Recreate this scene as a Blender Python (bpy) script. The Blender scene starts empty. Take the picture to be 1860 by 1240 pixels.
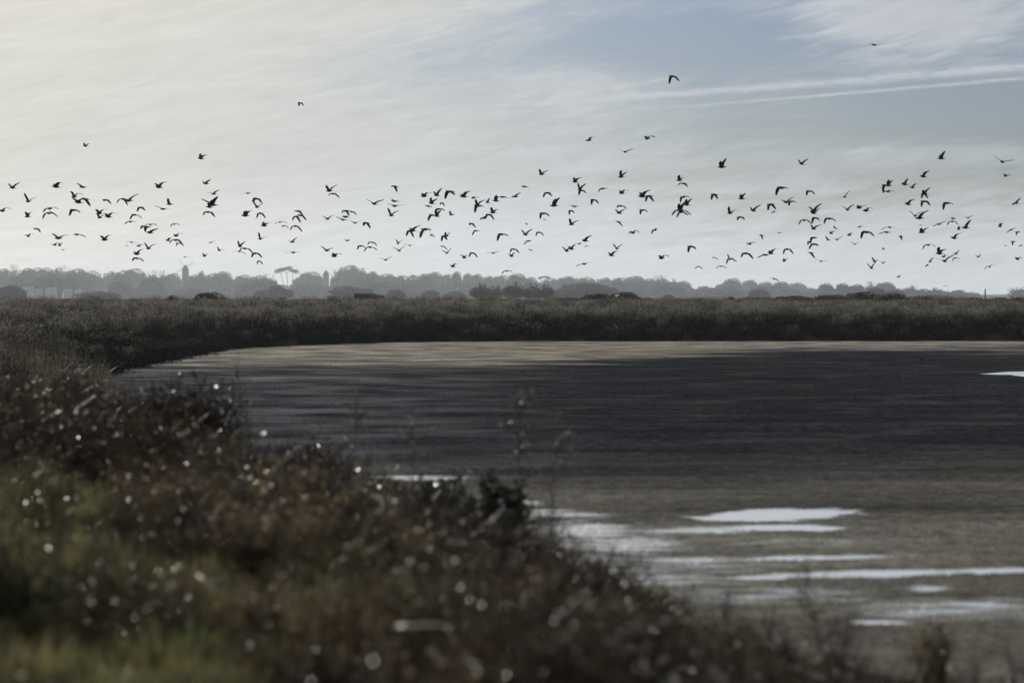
import bpy, math, random
import numpy as np
from mathutils import Vector

R = math.radians
scene = bpy.context.scene
C = scene.collection

# ------------------------------------------------------------------ camera
FX, CX, CY, HY, EYE = 4392.0, 930.0, 620.0, 530.0, 2.2     # focal length in photo pixels, centre, horizon row, eye height
cam_d = bpy.data.cameras.new('camera')
cam_d.sensor_fit = 'HORIZONTAL'; cam_d.sensor_width = 36.0; cam_d.lens = 85.0
cam_d.clip_start = 0.1; cam_d.clip_end = 9000.0
cam_d.dof.use_dof = True
cam_d.dof.focus_distance = 118.0
cam_d.dof.aperture_fstop = 1.9
cam = bpy.data.objects.new('camera', cam_d); C.objects.link(cam)
cam.location = (0, 0, EYE)
PITCH = math.atan((CY - HY) / FX)
cam.rotation_euler = (math.pi / 2 - PITCH, 0, 0)
scene.camera = cam

# ------------------------------------------------------------------ light, sky, exposure
SUN_AZ, SUN_EL = -24.0, 25.0            # degrees: left of the view axis, above the horizon
sun_dir = Vector((math.sin(R(SUN_AZ)) * math.cos(R(SUN_EL)), math.cos(R(SUN_AZ)) * math.cos(R(SUN_EL)), math.sin(R(SUN_EL))))
sl = bpy.data.lights.new('sun', 'SUN'); sl.energy = 3.5; sl.angle = R(0.6); sl.color = (1.0, 0.94, 0.85)
so = bpy.data.objects.new('sun', sl); C.objects.link(so)
so.rotation_euler = sun_dir.to_track_quat('Z', 'Y').to_euler(); so.location = (-60, 60, 80)

w = bpy.data.worlds.new('World'); scene.world = w; w.use_nodes = True
wt = w.node_tree; wt.nodes.clear()


class NB:
    """short-hand for building node trees"""
    def __init__(s, t): s.t = t
    def n(s, kind, **kw):
        x = s.t.nodes.new(kind)
        for k, v in kw.items(): setattr(x, k, v)
        return x
    def put(s, sock, v):
        if v is None: return
        if isinstance(v, bpy.types.NodeSocket): s.t.links.new(v, sock)
        else: sock.default_value = v
    def m(s, op, a, b=None, c=None, clamp=False):
        x = s.n('ShaderNodeMath', operation=op, use_clamp=clamp)
        s.put(x.inputs[0], a); s.put(x.inputs[1], b)
        if c is not None: s.put(x.inputs[2], c)
        return x.outputs[0]
    def v(s, op, a, b=None):
        x = s.n('ShaderNodeVectorMath', operation=op)
        s.put(x.inputs[0], a)
        if b is not None: s.put(x.inputs[1], b)
        return x.outputs['Value'] if op in ('DOT_PRODUCT', 'LENGTH') else x.outputs[0]
    def sep(s, a):
        x = s.n('ShaderNodeSeparateXYZ'); s.put(x.inputs[0], a); return x.outputs
    def comb(s, a, b, c=0.0):
        x = s.n('ShaderNodeCombineXYZ')
        for i, q in enumerate((a, b, c)): s.put(x.inputs[i], q)
        return x.outputs[0]
    def noise(s, vec, scale, detail=3.0, rough=0.55, dist=0.0):
        x = s.n('ShaderNodeTexNoise'); s.put(x.inputs['Vector'], vec)
        x.inputs['Scale'].default_value = scale; x.inputs['Detail'].default_value = detail
        x.inputs['Roughness'].default_value = rough; x.inputs['Distortion'].default_value = dist
        return x.outputs['Fac']
    def ramp(s, f, lo, hi, a=0.0, b=1.0, smooth=True):
        x = s.n('ShaderNodeMapRange', interpolation_type='SMOOTHSTEP' if smooth else 'LINEAR')
        s.put(x.inputs[0], f)
        for i, q in zip((1, 2, 3, 4), (lo, hi, a, b)): s.put(x.inputs[i], q)
        return x.outputs[0]
    def mix(s, f, a, b, mode='MIX'):
        x = s.n('ShaderNodeMix', data_type='RGBA', blend_type=mode)
        s.put(x.inputs[0], f); s.put(x.inputs[6], a); s.put(x.inputs[7], b)
        return x.outputs[2]


def build_sky():
    b = NB(wt)
    out = b.n('ShaderNodeOutputWorld'); bg = b.n('ShaderNodeBackground')
    wt.links.new(bg.outputs[0], out.inputs[0])
    sky = b.n('ShaderNodeTexSky', sky_type='NISHITA', sun_disc=False)
    sky.sun_elevation = R(SUN_EL); sky.sun_rotation = R(SUN_AZ)
    sky.air_density = 1.0; sky.dust_density = 1.2; sky.ozone_density = 1.0
    d = b.v('NORMALIZE', b.n('ShaderNodeTexCoord').outputs['Generated'])
    x, y, z = b.sep(d)[:]
    zc = b.m('MAXIMUM', z, 0.0)
    den = b.m('ADD', zc, 0.10)
    px, py = b.m('DIVIDE', x, den), b.m('DIVIDE', y, den)
    az = b.m('MULTIPLY', b.m('ARCTAN2', x, y), 180 / math.pi)
    el = b.m('MULTIPLY', b.m('ARCSINE', zc), 180 / math.pi)
    # streaky veil, drawn on a flat cloud sheet seen at a grazing angle, tilted a little
    tx = b.m('ADD', px, b.m('MULTIPLY', py, 0.10)); ty = b.m('SUBTRACT', py, b.m('MULTIPLY', px, -0.22))
    n1 = b.noise(b.comb(b.m('MULTIPLY', tx, 0.40), b.m('MULTIPLY', ty, 0.95), 2.3), 1.0, 4.0, 0.55, 0.5)
    n2 = b.noise(b.comb(b.m('MULTIPLY', tx, 1.3), b.m('MULTIPLY', ty, 6.0), 7.7), 1.0, 4.0, 0.6, 0.35)
    n3 = b.noise(b.comb(b.m('MULTIPLY', px, 6.0), b.m('MULTIPLY', py, 5.0), 1.7), 1.0, 5.0, 0.6, 1.4)
    # feathery fibres, combed up to the right
    ca_, sa_ = math.cos(R(13)), math.sin(R(13))
    ua = b.m('ADD', b.m('MULTIPLY', az, ca_), b.m('MULTIPLY', el, sa_)); ue = b.m('SUBTRACT', b.m('MULTIPLY', el, ca_), b.m('MULTIPLY', az, sa_))
    n4 = b.noise(b.comb(b.m('MULTIPLY', ua, 0.55), b.m('MULTIPLY', ue, 3.4), 5.1), 1.0, 6.0, 0.62, 1.1)
    n5 = b.noise(b.comb(b.m('MULTIPLY', ua, 0.22), b.m('MULTIPLY', ue, 0.75), 9.4), 1.0, 4.0, 0.55, 0.8)
    base = b.m('ADD', b.m('MULTIPLY', n1, 0.36), b.m('MULTIPLY', n2, 0.12))
    base = b.m('ADD', base, b.m('ADD', b.m('MULTIPLY', n4, 0.24), b.m('MULTIPLY', n5, 0.20)))
    base = b.m('ADD', base, b.m('MULTIPLY', n3, 0.10))
    bias = b.ramp(az, -12.0, 6.0, 0.36, 0.0)
    low = b.ramp(el, 0.2, 4.6, 0.31, 0.0)
    # the broken, bluer stretch right of centre
    def blob(a0, e0, sa, se):
        da = b.m('DIVIDE', b.m('SUBTRACT', az, a0), sa); de = b.m('DIVIDE', b.m('SUBTRACT', el, e0), se)
        q = b.m('ADD', b.m('MULTIPLY', da, da), b.m('MULTIPLY', de, de))
        return b.m('POWER', 2.718, b.m('MULTIPLY', q, -1.0))
    f = b.m('ADD', b.m('ADD', base, bias), b.m('ADD', low, b.ramp(el, 7.0, 15.0, 0.0, 0.30)))  # last term: veil thickened above the view, added to brighten pools and ground
    f = b.m('SUBTRACT', f, b.m('MULTIPLY', blob(4.0, 5.9, 3.6, 0.75), 0.20))
    f = b.m('SUBTRACT', f, b.m('MULTIPLY', blob(11.5, 4.2, 3.0, 0.8), 0.12))
    f = b.m('ADD', f, b.m('MULTIPLY', blob(9.3, 6.3, 2.3, 0.75), b.m('MULTIPLY', n4, 0.72)))
    f = b.m('ADD', f, b.m('MULTIPLY', blob(2.0, 4.7, 1.8, 0.55), b.m('MULTIPLY', n3, 0.42)))
    dens = b.ramp(f, 0.42, 0.80, 0.0, 0.95)
    # two spreading contrails
    def trail(a0, e0, a1, e1, wid, fade0, fade1, amp):
        t = b.m('DIVIDE', b.m('SUBTRACT', az, a0), a1 - a0)
        wob = b.m('MULTIPLY', b.m('SUBTRACT', b.noise(b.comb(b.m('MULTIPLY', az, 0.9), 0.0, 4.0), 1.0, 3.0), 0.5), 0.05)
        line = b.m('ADD', b.m('MULTIPLY_ADD', t, e1 - e0, e0), wob)
        ww = b.m('MULTIPLY', b.ramp(t, 0.0, 1.1, 0.55, 1.0, False), wid)
        q = b.m('DIVIDE', b.m('SUBTRACT', el, line), ww)
        g = b.m('POWER', 2.718, b.m('MULTIPLY', b.m('MULTIPLY', q, q), -1.0))
        rag = b.ramp(b.noise(b.comb(b.m('MULTIPLY', az, 2.6), b.m('MULTIPLY', el, 9.0), 3.0), 1.0, 4.0), 0.3, 0.6, 0.55, 1.0)
        return b.m('MULTIPLY', b.m('MULTIPLY', b.m('MULTIPLY', g, rag), b.ramp(t, fade0, fade1)), amp)
    c1 = trail(2.4, 4.56, 12.05, 5.20, 0.115, -0.6, 0.3, 0.98)
    c2 = trail(2.4, 4.24, 12.05, 4.94, 0.045, 0.0, 0.5, 0.85)
    dens = b.m('MINIMUM', b.m('ADD', dens, b.m('ADD', c1, c2)), 0.97)
    # thin cloud lit from behind: brighter towards the sun
    ca = b.m('MAXIMUM', b.v('DOT_PRODUCT', d, tuple(sun_dir)), 0.0)
    gl = b.m('MULTIPLY_ADD', b.m('POWER', ca, 7.0), CLOUD_GLOW, CLOUD_BASE)
    gl = b.m('MULTIPLY', gl, b.ramp(el, 0.0, 3.5, 1.30, 1.0))
    tone = b.ramp(ca, 0.80, 0.965)
    ccol = b.mix(tone, (0.91, 0.97, 1.035, 1), (1.02, 0.985, 0.865, 1))
    ccol = b.mix(1.0, ccol, b.comb(gl, gl, gl), 'MULTIPLY')
    # slightly darker underside streaks in the veil
    sh = b.ramp(b.m('ADD', n4, b.m('MULTIPLY', b.m('SUBTRACT', n2, 0.5), 0.5)), 0.25, 0.75, 0.91, 1.06, False)
    ccol = b.mix(1.0, ccol, b.comb(sh, sh, sh), 'MULTIPLY')
    col = b.mix(dens, b.mix(1.0, sky.outputs[0], SKY_TINT, 'MULTIPLY'), ccol)
    b.put(bg.inputs[0], col); bg.inputs[1].default_value = 0.10


CLOUD_BASE, CLOUD_GLOW = 4.8, 4.7
SKY_TINT = (0.295, 0.358, 0.50, 1)
HAZE = 0.000135
build_sky()

scene.view_settings.view_transform = 'Standard'; scene.view_settings.look = 'None'
scene.view_settings.exposure = 0.0; scene.view_settings.gamma = 1.0
scene.view_settings.use_curve_mapping = False
scene.render.engine = 'CYCLES'
cy = scene.cycles
cy.max_bounces = 5; cy.diffuse_bounces = 2; cy.glossy_bounces = 2; cy.transmission_bounces = 3
cy.volume_bounces = 1; cy.transparent_max_bounces = 6
cy.caustics_reflective = False; cy.caustics_refractive = False
cy.use_denoising = True
cy.sample_clamp_indirect = 4.0


def ray(px, py):
    """world direction (per metre of depth) through a photo pixel"""
    a, c = (px - CX) / FX, -(py - CY) / FX
    return Vector((a, math.cos(PITCH) + c * math.sin(PITCH), c * math.cos(PITCH) - math.sin(PITCH)))
def at(px, py, D):
    d = ray(px, py); return Vector((0, 0, EYE)) + d * (D / d.y)
def on_ground(px, py, z=0.0):
    d = ray(px, py); return Vector((0, 0, EYE)) + d * ((z - EYE) / d.z)

# ------------------------------------------------------------------ helpers: meshes, objects, materials
def fast_mesh(name, verts, faces, mat=None, tint=None, smooth=False):
    """verts (N,3); faces: list of int arrays (M,k)"""
    me = bpy.data.meshes.new(name)
    verts = np.asarray(verts, dtype=np.float32)
    faces = [np.asarray(f, dtype=np.int32) for f in faces if len(f)]
    me.vertices.add(len(verts)); me.vertices.foreach_set('co', verts.ravel())
    loops = np.concatenate([f.ravel() for f in faces])
    sizes = np.concatenate([np.full(len(f), f.shape[1], dtype=np.int32) for f in faces])
    starts = np.concatenate([[0], np.cumsum(sizes)[:-1]]).astype(np.int32)
    me.loops.add(len(loops)); me.loops.foreach_set('vertex_index', loops)
    me.polygons.add(len(sizes)); me.polygons.foreach_set('loop_start', starts)
    if smooth: me.polygons.foreach_set('use_smooth', np.ones(len(sizes), dtype=bool))
    me.update(calc_edges=True)
    if tint is not None:
        at_ = me.attributes.new('tint', 'FLOAT', 'POINT'); at_.data.foreach_set('value', np.asarray(tint, dtype=np.float32))
    if mat: me.materials.append(mat)
    return me

def obj(name, me, parent=None, **props):
    o = bpy.data.objects.new(name, me); C.objects.link(o)
    if parent is not None: o.parent = parent
    for k, v in props.items(): o[k] = v
    return o

def empty(name, loc, label, category, group=None, rz=0.0):
    o = bpy.data.objects.new(name, None); C.objects.link(o)
    o.location = loc; o.rotation_euler = (0, 0, rz); o.empty_display_size = 0.2
    o['label'] = label; o['category'] = category
    if group: o['group'] = group
    return o

class MB:
    """collects verts and faces of one part"""
    def __init__(s): s.v = []; s.f = {3: [], 4: []}; s.n = 0
    def add(s, verts, faces):
        s.v.append(np.asarray(verts, dtype=float).reshape(-1, 3))
        for f in faces: s.f.setdefault(len(f), []).append([i + s.n for i in f])
        s.n += len(s.v[-1])
    def box(s, lo, hi):
        x0, y0, z0 = lo; x1, y1, z1 = hi
        s.add([(x0,y0,z0),(x1,y0,z0),(x1,y1,z0),(x0,y1,z0),(x0,y0,z1),(x1,y0,z1),(x1,y1,z1),(x0,y1,z1)],
              [(0,3,2,1),(4,5,6,7),(0,1,5,4),(1,2,6,5),(2,3,7,6),(3,0,4,7)])
    def tube(s, pts, radii, sides=6, caps=True):
        pts = [Vector(p) for p in pts]; vs = []; fs = []
        for i, p in enumerate(pts):
            t = (pts[min(i+1, len(pts)-1)] - pts[max(i-1, 0)]).normalized()
            a = t.cross(Vector((0.13, 0.27, 1)) if abs(t.z) < 0.9 else Vector((1, 0.2, 0))).normalized(); b_ = t.cross(a)
            for k in range(sides):
                q = 2 * math.pi * k / sides
                vs.append(p + (a * math.cos(q) + b_ * math.sin(q)) * radii[i])
        for i in range(len(pts) - 1):
            for k in range(sides):
                k2 = (k + 1) % sides
                fs.append((i*sides+k, i*sides+k2, (i+1)*sides+k2, (i+1)*sides+k))
        if caps:
            fs.append(tuple(range(sides))[::-1]); fs.append(tuple((len(pts)-1)*sides + k for k in range(sides)))
        s.add([tuple(v) for v in vs], fs)
    def lathe(s, prof, sides=16, centre=(0, 0, 0), jitter=0.0, rng=None):
        vs = []; fs = []
        for r, z in prof:
            for k in range(sides):
                q = 2 * math.pi * k / sides; rr = r * (1 + (rng.uniform(-jitter, jitter) if rng else 0))
                vs.append((centre[0] + rr * math.cos(q), centre[1] + rr * math.sin(q), centre[2] + z))
        for i in range(len(prof) - 1):
            for k in range(sides):
                k2 = (k + 1) % sides
                fs.append((i*sides+k, i*sides+k2, (i+1)*sides+k2, (i+1)*sides+k))
        fs.append(tuple(range(sides))[::-1]); fs.append(tuple((len(prof)-1)*sides + k for k in range(sides)))
        s.add(vs, fs)
    def mesh(s, name, mat=None, smooth=False):
        return fast_mesh(name, np.concatenate(s.v), [np.array(f) for f in s.f.values() if f], mat, None, smooth)

def material(name):
    m = bpy.data.materials.new(name); m.use_nodes = True
    b = NB(m.node_tree); p = m.node_tree.nodes['Principled BSDF']
    return m, b, p

def simple_mat(name, col, rough=0.8, spec=0.3, var=0.25, scale=3.0):
    m, b, p = material(name)
    n = b.noise(b.n('ShaderNodeTexCoord').outputs['Object'], scale, 4.0)
    c1 = tuple(c * (1 - var) for c in col) + (1,); c2 = tuple(min(1, c * (1 + var)) for c in col) + (1,)
    b.put(p.inputs['Base Color'], b.mix(n, c1, c2))
    p.inputs['Roughness'].default_value = rough; p.inputs['Specular IOR Level'].default_value = spec
    return m

def leaf_mat(name, stops, rough=0.45, spec=0.35, trans=0.25, inst=0.35):
    """leaf colours picked by a per-leaf tint, shifted a little per plant; part of the light passes through"""
    m, b, p = material(name)
    t = b.n('ShaderNodeAttribute', attribute_name='tint').outputs['Fac']
    rnd = b.n('ShaderNodeObjectInfo').outputs['Random']
    f = b.m('ADD', t, b.m('MULTIPLY', b.m('SUBTRACT', rnd, 0.5), inst), clamp=True)
    cr = b.n('ShaderNodeValToRGB'); e = cr.color_ramp.elements
    while len(e) < len(stops): e.new(0.5)
    for i, (pos, col) in enumerate(stops):
        e[i].position = pos; e[i].color = (*col, 1)
    b.put(cr.inputs[0], f)
    b.put(p.inputs['Base Color'], cr.outputs[0])
    p.inputs['Roughness'].default_value = rough; p.inputs['Specular IOR Level'].default_value = spec
    if trans > 0:
        tr = b.n('ShaderNodeBsdfTranslucent'); b.put(tr.inputs[0], cr.outputs[0])
        mx = b.n('ShaderNodeMixShader'); mx.inputs[0].default_value = trans
        o = m.node_tree.nodes['Material Output']
        m.node_tree.links.new(p.outputs[0], mx.inputs[1]); m.node_tree.links.new(tr.outputs[0], mx.inputs[2])
        m.node_tree.links.new(mx.outputs[0], o.inputs['Surface'])
    return m

# ------------------------------------------------------------------ terrain
PAN = np.array([(-10.6,62),(-11.1,67),(-11.1,77),(-11.0,93),(-9.6,98),(-5.1,106),(0,108),(12,108.3),(23,108.6),(75,108),
                (75,3.5),(30,5),(8,9.3),(3.8,11.8),(2.2,13.8),(0.9,16.3),(-0.4,20),(-1.8,25),(-3.6,32),(-7,45)], dtype=float)
def pan_distance(P):
    """signed distance to the shore of the pan: positive on land"""
    P = np.asarray(P, dtype=float)[:, :2]
    A = PAN; B = np.roll(PAN, -1, axis=0)
    dmin = np.full(len(P), 1e9); inside = np.zeros(len(P), dtype=bool)
    for a, b_ in zip(A, B):
        ab = b_ - a; t = np.clip(((P - a) @ ab) / (ab @ ab), 0, 1)
        q = P - (a + t[:, None] * ab); dmin = np.minimum(dmin, np.hypot(q[:, 0], q[:, 1]))
        cond = ((a[1] > P[:, 1]) != (b_[1] > P[:, 1]))
        with np.errstate(divide='ignore', invalid='ignore'):
            xi = (b_[0] - a[0]) * (P[:, 1] - a[1]) / (b_[1] - a[1]) + a[0]
        inside ^= cond & (P[:, 0] < xi)
    return np.where(inside, -dmin, dmin)
def wob(x, y, s, seed=0.0):
    return (np.sin(x * s * 1.3 + 1.7 * seed + 1.1 * np.sin(y * s * 0.7 + seed)) * np.cos(y * s * 1.1 - 0.6 * seed + 0.9 * np.sin(x * s * 0.9))
            + 0.5 * np.sin(x * s * 2.9 + seed) * np.cos(y * s * 3.3 + 2.1 * seed))
def smooth(t): t = np.clip(t, 0, 1); return t * t * (3 - 2 * t)
def ground_z(P):
    P = np.asarray(P, dtype=float); x, y = P[:, 0], P[:, 1]
    d = pan_distance(P) + 0.18 * wob(x, y, 1.1, 0.4)
    near = 0.74 * smooth(d / 3.4) * (1 - 0.55 * smooth((x + 0.2) / 2.2)); far = 0.55 * smooth(d / 1.3)
    k = smooth((y - 45) / 25)
    z = near * (1 - k) + far * k + (0.05 * wob(x, y, 0.5, 2.0)) * smooth(d / 3)
    z = z - 0.0029 * np.clip(y - 350, 0, 2900) + 4.0 * smooth((y - 2500) / 250)
    return np.where(d < 0, -0.30 * smooth(-d / 0.8), z)

def axis(lo, hi, step, ends, grow=1.25):
    a = list(np.arange(lo, hi + 1e-6, step)); s = step
    while a[-1] < ends[1]: s *= grow; a.append(a[-1] + s)
    s = step
    while a[0] > ends[0]: s *= grow; a.insert(0, a[0] - s)
    return np.array(a)
def grid_faces(nx, ny):
    i = np.arange(nx * ny).reshape(ny, nx)
    return np.stack([i[:-1, :-1].ravel(), i[:-1, 1:].ravel(), i[1:, 1:].ravel(), i[1:, :-1].ravel()], axis=1)

def soil_material():
    m, b, p = material('marsh soil')
    g = b.n('ShaderNodeNewGeometry').outputs['Position']
    n = b.noise(g, 0.35, 5.0); n2 = b.noise(g, 7.0, 4.0)
    c = b.mix(b.ramp(n, 0.35, 0.65), (0.030, 0.026, 0.018, 1), (0.055, 0.050, 0.028, 1))
    c = b.mix(b.m('MULTIPLY', n2, 0.5), c, (0.020, 0.017, 0.012, 1))
    b.put(p.inputs['Base Color'], c); p.inputs['Roughness'].default_value = 0.95; p.inputs['Specular IOR Level'].default_value = 0.0
    bp = b.n('ShaderNodeBump'); bp.inputs['Strength'].default_value = 0.6; bp.inputs['Distance'].default_value = 0.05
    b.put(bp.inputs['Height'], n2); b.put(p.inputs['Normal'], bp.outputs[0])
    return m
xs = axis(-16, 16, 0.4, (-1900, 1900)); ys = axis(2, 116, 0.45, (-40, 5200), 1.18)
gx, gy = np.meshgrid(xs, ys)
GP = np.stack([gx.ravel(), gy.ravel()], axis=1)
gz = ground_z(GP)
obj('ground', fast_mesh('ground', np.column_stack([GP, gz]), [grid_faces(len(xs), len(ys))], soil_material(), None, True), kind='structure')

def mud_material():
    m, b, p = material('salt pan mud')
    g = b.n('ShaderNodeNewGeometry').outputs['Position']
    x, y, _ = b.sep(g)[:]
    big = b.noise(g, 0.09, 3.0); mid = b.noise(g, 0.55, 4.0); fine = b.noise(g, 5.0, 4.0, 0.65); grain = b.noise(g, 38.0, 4.0, 0.75); speck = b.noise(g, 14.0, 3.0, 0.7)
    # dry pale crust along the far and left shore
    edge = b.m('ADD', b.ramp(x, -2.0, 12.0, 71.0, 93.0), b.m('MULTIPLY', b.m('SUBTRACT', big, 0.5), 16.0))
    strk = b.noise(b.v('MULTIPLY', g, (0.35, 1.0, 1.0)), 0.32, 5.0, 0.6)
    edge = b.m('ADD', edge, b.m('MULTIPLY', b.m('SUBTRACT', strk, 0.5), 46.0))
    dry = b.ramp(b.m('SUBTRACT', y, edge), -7.0, 9.0)
    # dark wet algae mud in the middle, browner mud near the camera
    near = b.ramp(b.m('ADD', y, b.m('MULTIPLY', b.m('SUBTRACT', strk, 0.5), 24.0)), 21.0, 35.0, 1.0, 0.0)
    dark = b.mix(b.ramp(fine, 0.3, 0.7), (0.005, 0.006, 0.0075, 1), (0.030, 0.032, 0.037, 1))
    dark = b.mix(b.ramp(speck, 0.54, 0.74, 0.0, 0.8), dark, (0.058, 0.061, 0.067, 1))
    dark = b.mix(b.ramp(mid, 0.50, 0.72), dark, (0.042, 0.043, 0.045, 1))
    lat = b.ramp(b.m('DIVIDE', x, b.m('MAXIMUM', y, 1.0)), -0.11, 0.05, 0.62, 0.0)
    dark = b.mix(b.m('MULTIPLY', lat, b.ramp(b.m('ADD', mid, b.m('MULTIPLY', speck, 0.6)), 0.6, 0.95)), dark, (0.105, 0.110, 0.118, 1))
    pale = b.mix(b.ramp(mid, 0.35, 0.65), (0.13, 0.120, 0.102, 1), (0.29, 0.27, 0.235, 1))
    pale = b.mix(b.ramp(fine, 0.52, 0.70), pale, (0.085, 0.078, 0.066, 1))
    brown = b.mix(b.ramp(fine, 0.25, 0.75), (0.050, 0.047, 0.041, 1), (0.160, 0.150, 0.128, 1))
    brown = b.mix(b.ramp(mid, 0.56, 0.80, 0.0, 0.7), brown, (0.050, 0.036, 0.028, 1))
    brown = b.mix(b.ramp(speck, 0.50, 0.72), brown, (0.19, 0.185, 0.172, 1))
    c = b.mix(near, dark, brown); c = b.mix(dry, c, pale)
    c = b.mix(b.ramp(grain, 0.45, 0.75, 0.0, 0.45), c, (0.006, 0.006, 0.006, 1))
    gn = b.noise(b.v('MULTIPLY', g, (64.0, 11.0, 1.0)), 1.0, 2.0, 0.7); gf = b.noise(b.v('MULTIPLY', g, (24.0, 2.6, 1.0)), 1.0, 2.0, 0.7)
    kf = b.ramp(y, 22.0, 60.0); gr = b.m('ADD', b.m('MULTIPLY', gn, b.m('SUBTRACT', 1.0, kf)), b.m('MULTIPLY', gf, kf))  # grain later multiplied into the colour, standing in for shaded mud bumps
    pat = b.noise(b.v('MULTIPLY', g, (0.22, 0.7, 1.0)), 1.0, 5.0, 0.62, 0.6)
    gm = b.m('MULTIPLY', b.ramp(gr, 0.28, 0.72, 0.40, 1.65, False), b.ramp(pat, 0.3, 0.7, 0.62, 1.45, False))
    c = b.mix(b.m('MULTIPLY', b.ramp(b.noise(b.v('MULTIPLY', g, (0.13, 0.5, 1.0)), 1.0, 4.0, 0.6, 0.4), 0.52, 0.68), 0.22), c, (0.064, 0.056, 0.048, 1))
    c = b.mix(1.0, c, b.comb(gm, gm, gm), 'MULTIPLY')
    b.put(p.inputs['Base Color'], c)
    # film of water lying between the grains where the pools are drying out
    wa = b.n('ShaderNodeAttribute', attribute_name='tint').outputs['Fac']
    gs = b.noise(b.v('MULTIPLY', g, (62.0, 16.0, 1.0)), 1.0, 2.0, 0.7); st2 = b.noise(b.v('MULTIPLY', g, (1.6, 5.0, 1.0)), 1.0, 4.0, 0.6)
    wet = b.ramp(b.m('ADD', b.m('MULTIPLY', wa, 0.52), b.m('ADD', b.m('MULTIPLY', gs, 0.7), b.m('MULTIPLY', st2, 0.75))), 0.92, 1.24)
    p.inputs['Roughness'].default_value = 0.9; p.inputs['Specular IOR Level'].default_value = 0.0
    film = b.n('ShaderNodeBsdfPrincipled'); film.inputs['Base Color'].default_value = (0.88, 0.90, 0.92, 1); film.inputs['Metallic'].default_value = 0.85; film.inputs['Roughness'].default_value = 0.28
    mxs = b.n('ShaderNodeMixShader'); b.put(mxs.inputs[0], b.m('MULTIPLY', wet, b.ramp(wa, 0.1, 1.0, 0.35, 0.85)))
    m.node_tree.links.new(p.outputs[0], mxs.inputs[1]); m.node_tree.links.new(film.outputs[0], mxs.inputs[2])
    m.node_tree.links.new(mxs.outputs[0], m.node_tree.nodes['Material Output'].inputs['Surface'])
    bp = b.n('ShaderNodeBump'); bp.inputs['Strength'].default_value = 0.3; bp.inputs['Distance'].default_value = 0.02
    b.put(bp.inputs['Height'], b.m('ADD', fine, b.m('MULTIPLY', grain, 0.35))); b.put(p.inputs['Normal'], bp.outputs[0])
    return m
# shallow basins in the mud: centre, half width, half depth in photo pixels on the mud plane, depth in metres
BASIN = [(1412,934,122,9.5,0.024,-0.035),(1430,957,112,5,0.017,0.01),(1270,962,150,8,0.0085,-0.03),(1060,962,130,20,0.0082,0),(1130,990,170,22,0.0078,0),(1060,1025,110,20,0.0085,0),(1080,1018,60,12,0.013,0),(1470,1012,190,5,0.010,-0.02),(1240,1016,150,8,0.0075,0),
         (1560,1042,230,7,0.0105,-0.02),(1600,1038,160,3.5,0.015,-0.02),(1380,1048,70,4,0.012,0),(1810,1035,130,5,0.011,-0.02),(1685,1068,50,7,0.0095,0),(1790,1099,85,9,0.0085,0.02),(1600,1129,75,4,0.010,0.02),(1180,1052,220,20,0.0066,0),(1400,1082,280,22,0.0060,0),(1720,1105,260,30,0.0062,0),(1450,985,330,16,0.0050,0),(1250,1030,260,16,0.0056,0),(760,867,95,6,0.0085,0),(905,908,100,9,0.0085,0.05),(1010,932,120,10,0.0075,0.05)]
def basin_depth(x, y):
    px_, py_ = CX + FX * x / y, HY + EYE * FX / y; d = np.zeros_like(x)
    for cx, cy_, rx, ry, dep, tl in BASIN:
        q = (((px_ - cx) / rx) ** 2 + ((py_ - cy_ - tl * (px_ - cx)) / ry) ** 2) * np.clip(1 + 0.28 * wob(x, y, 4.3, cx) + 0.15 * wob(x, y, 11.0, cy_), 0.5, 1.7)
        d = np.maximum(d, dep * np.exp(-q ** 1.4))
    return d
rng = np.random.default_rng(5)
mx_ = axis(-3.4, 5.4, 0.024, (-13.5, 78), 1.05); my_ = axis(12.5, 30, 0.075, (3, 110), 1.03)
gx, gy = np.meshgrid(mx_, my_)
lump = 0.0016 * wob(gx, gy, 1.7, 1.0) + 0.0014 * wob(gx, gy, 6.1, 3.0) + 0.001 * wob(gx, gy, 15.0, 2.0) + rng.normal(0, 0.0024, gx.shape) * (gy < 45)
bas = np.where(gy < 45, basin_depth(gx, gy), 0)
mv = np.column_stack([gx.ravel(), gy.ravel(), (lump - bas).ravel()])
mf = grid_faces(len(mx_), len(my_))
keep = pan_distance(mv)[mf].min(axis=1) < 0.9
obj('mud_flat', fast_mesh('mud_flat', mv, [mf[keep]], mud_material(), np.clip(bas / 0.0095, 0, 1.2).ravel(), True), kind='structure')

# shallow water standing in the basins
def water_material():
    m, b, p = material('pool water')
    g = b.n('ShaderNodeNewGeometry').outputs['Position']
    p.inputs['Base Color'].default_value = (0.93, 0.94, 0.95, 1)
    p.inputs['Roughness'].default_value = 0.24; p.inputs['IOR'].default_value = 1.40; p.inputs['Metallic'].default_value = 0.9
    bp = b.n('ShaderNodeBump'); bp.inputs['Strength'].default_value = 0.22; bp.inputs['Distance'].default_value = 0.01
    b.put(bp.inputs['Height'], b.noise(b.v('MULTIPLY', g, (1.0, 2.2, 1.0)), 9.0, 3.0)); b.put(p.inputs['Normal'], bp.outputs[0])
    return m
WATER = water_material()
wx_ = np.arange(-3.0, 5.6, 0.12); wy_ = np.arange(14.0, 30.0, 0.14)
qx, qy = np.meshgrid(wx_, wy_)
wf = grid_faces(len(wx_), len(wy_)); wd = basin_depth(qx, qy).ravel()
wf = wf[wd[wf].max(axis=1) > 0.0060]
obj('shallow_water', fast_mesh('shallow_water', np.column_stack([qx.ravel(), qy.ravel(), np.full(qx.size, -0.0098)]), [wf], WATER, None, True), kind='structure')
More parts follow.
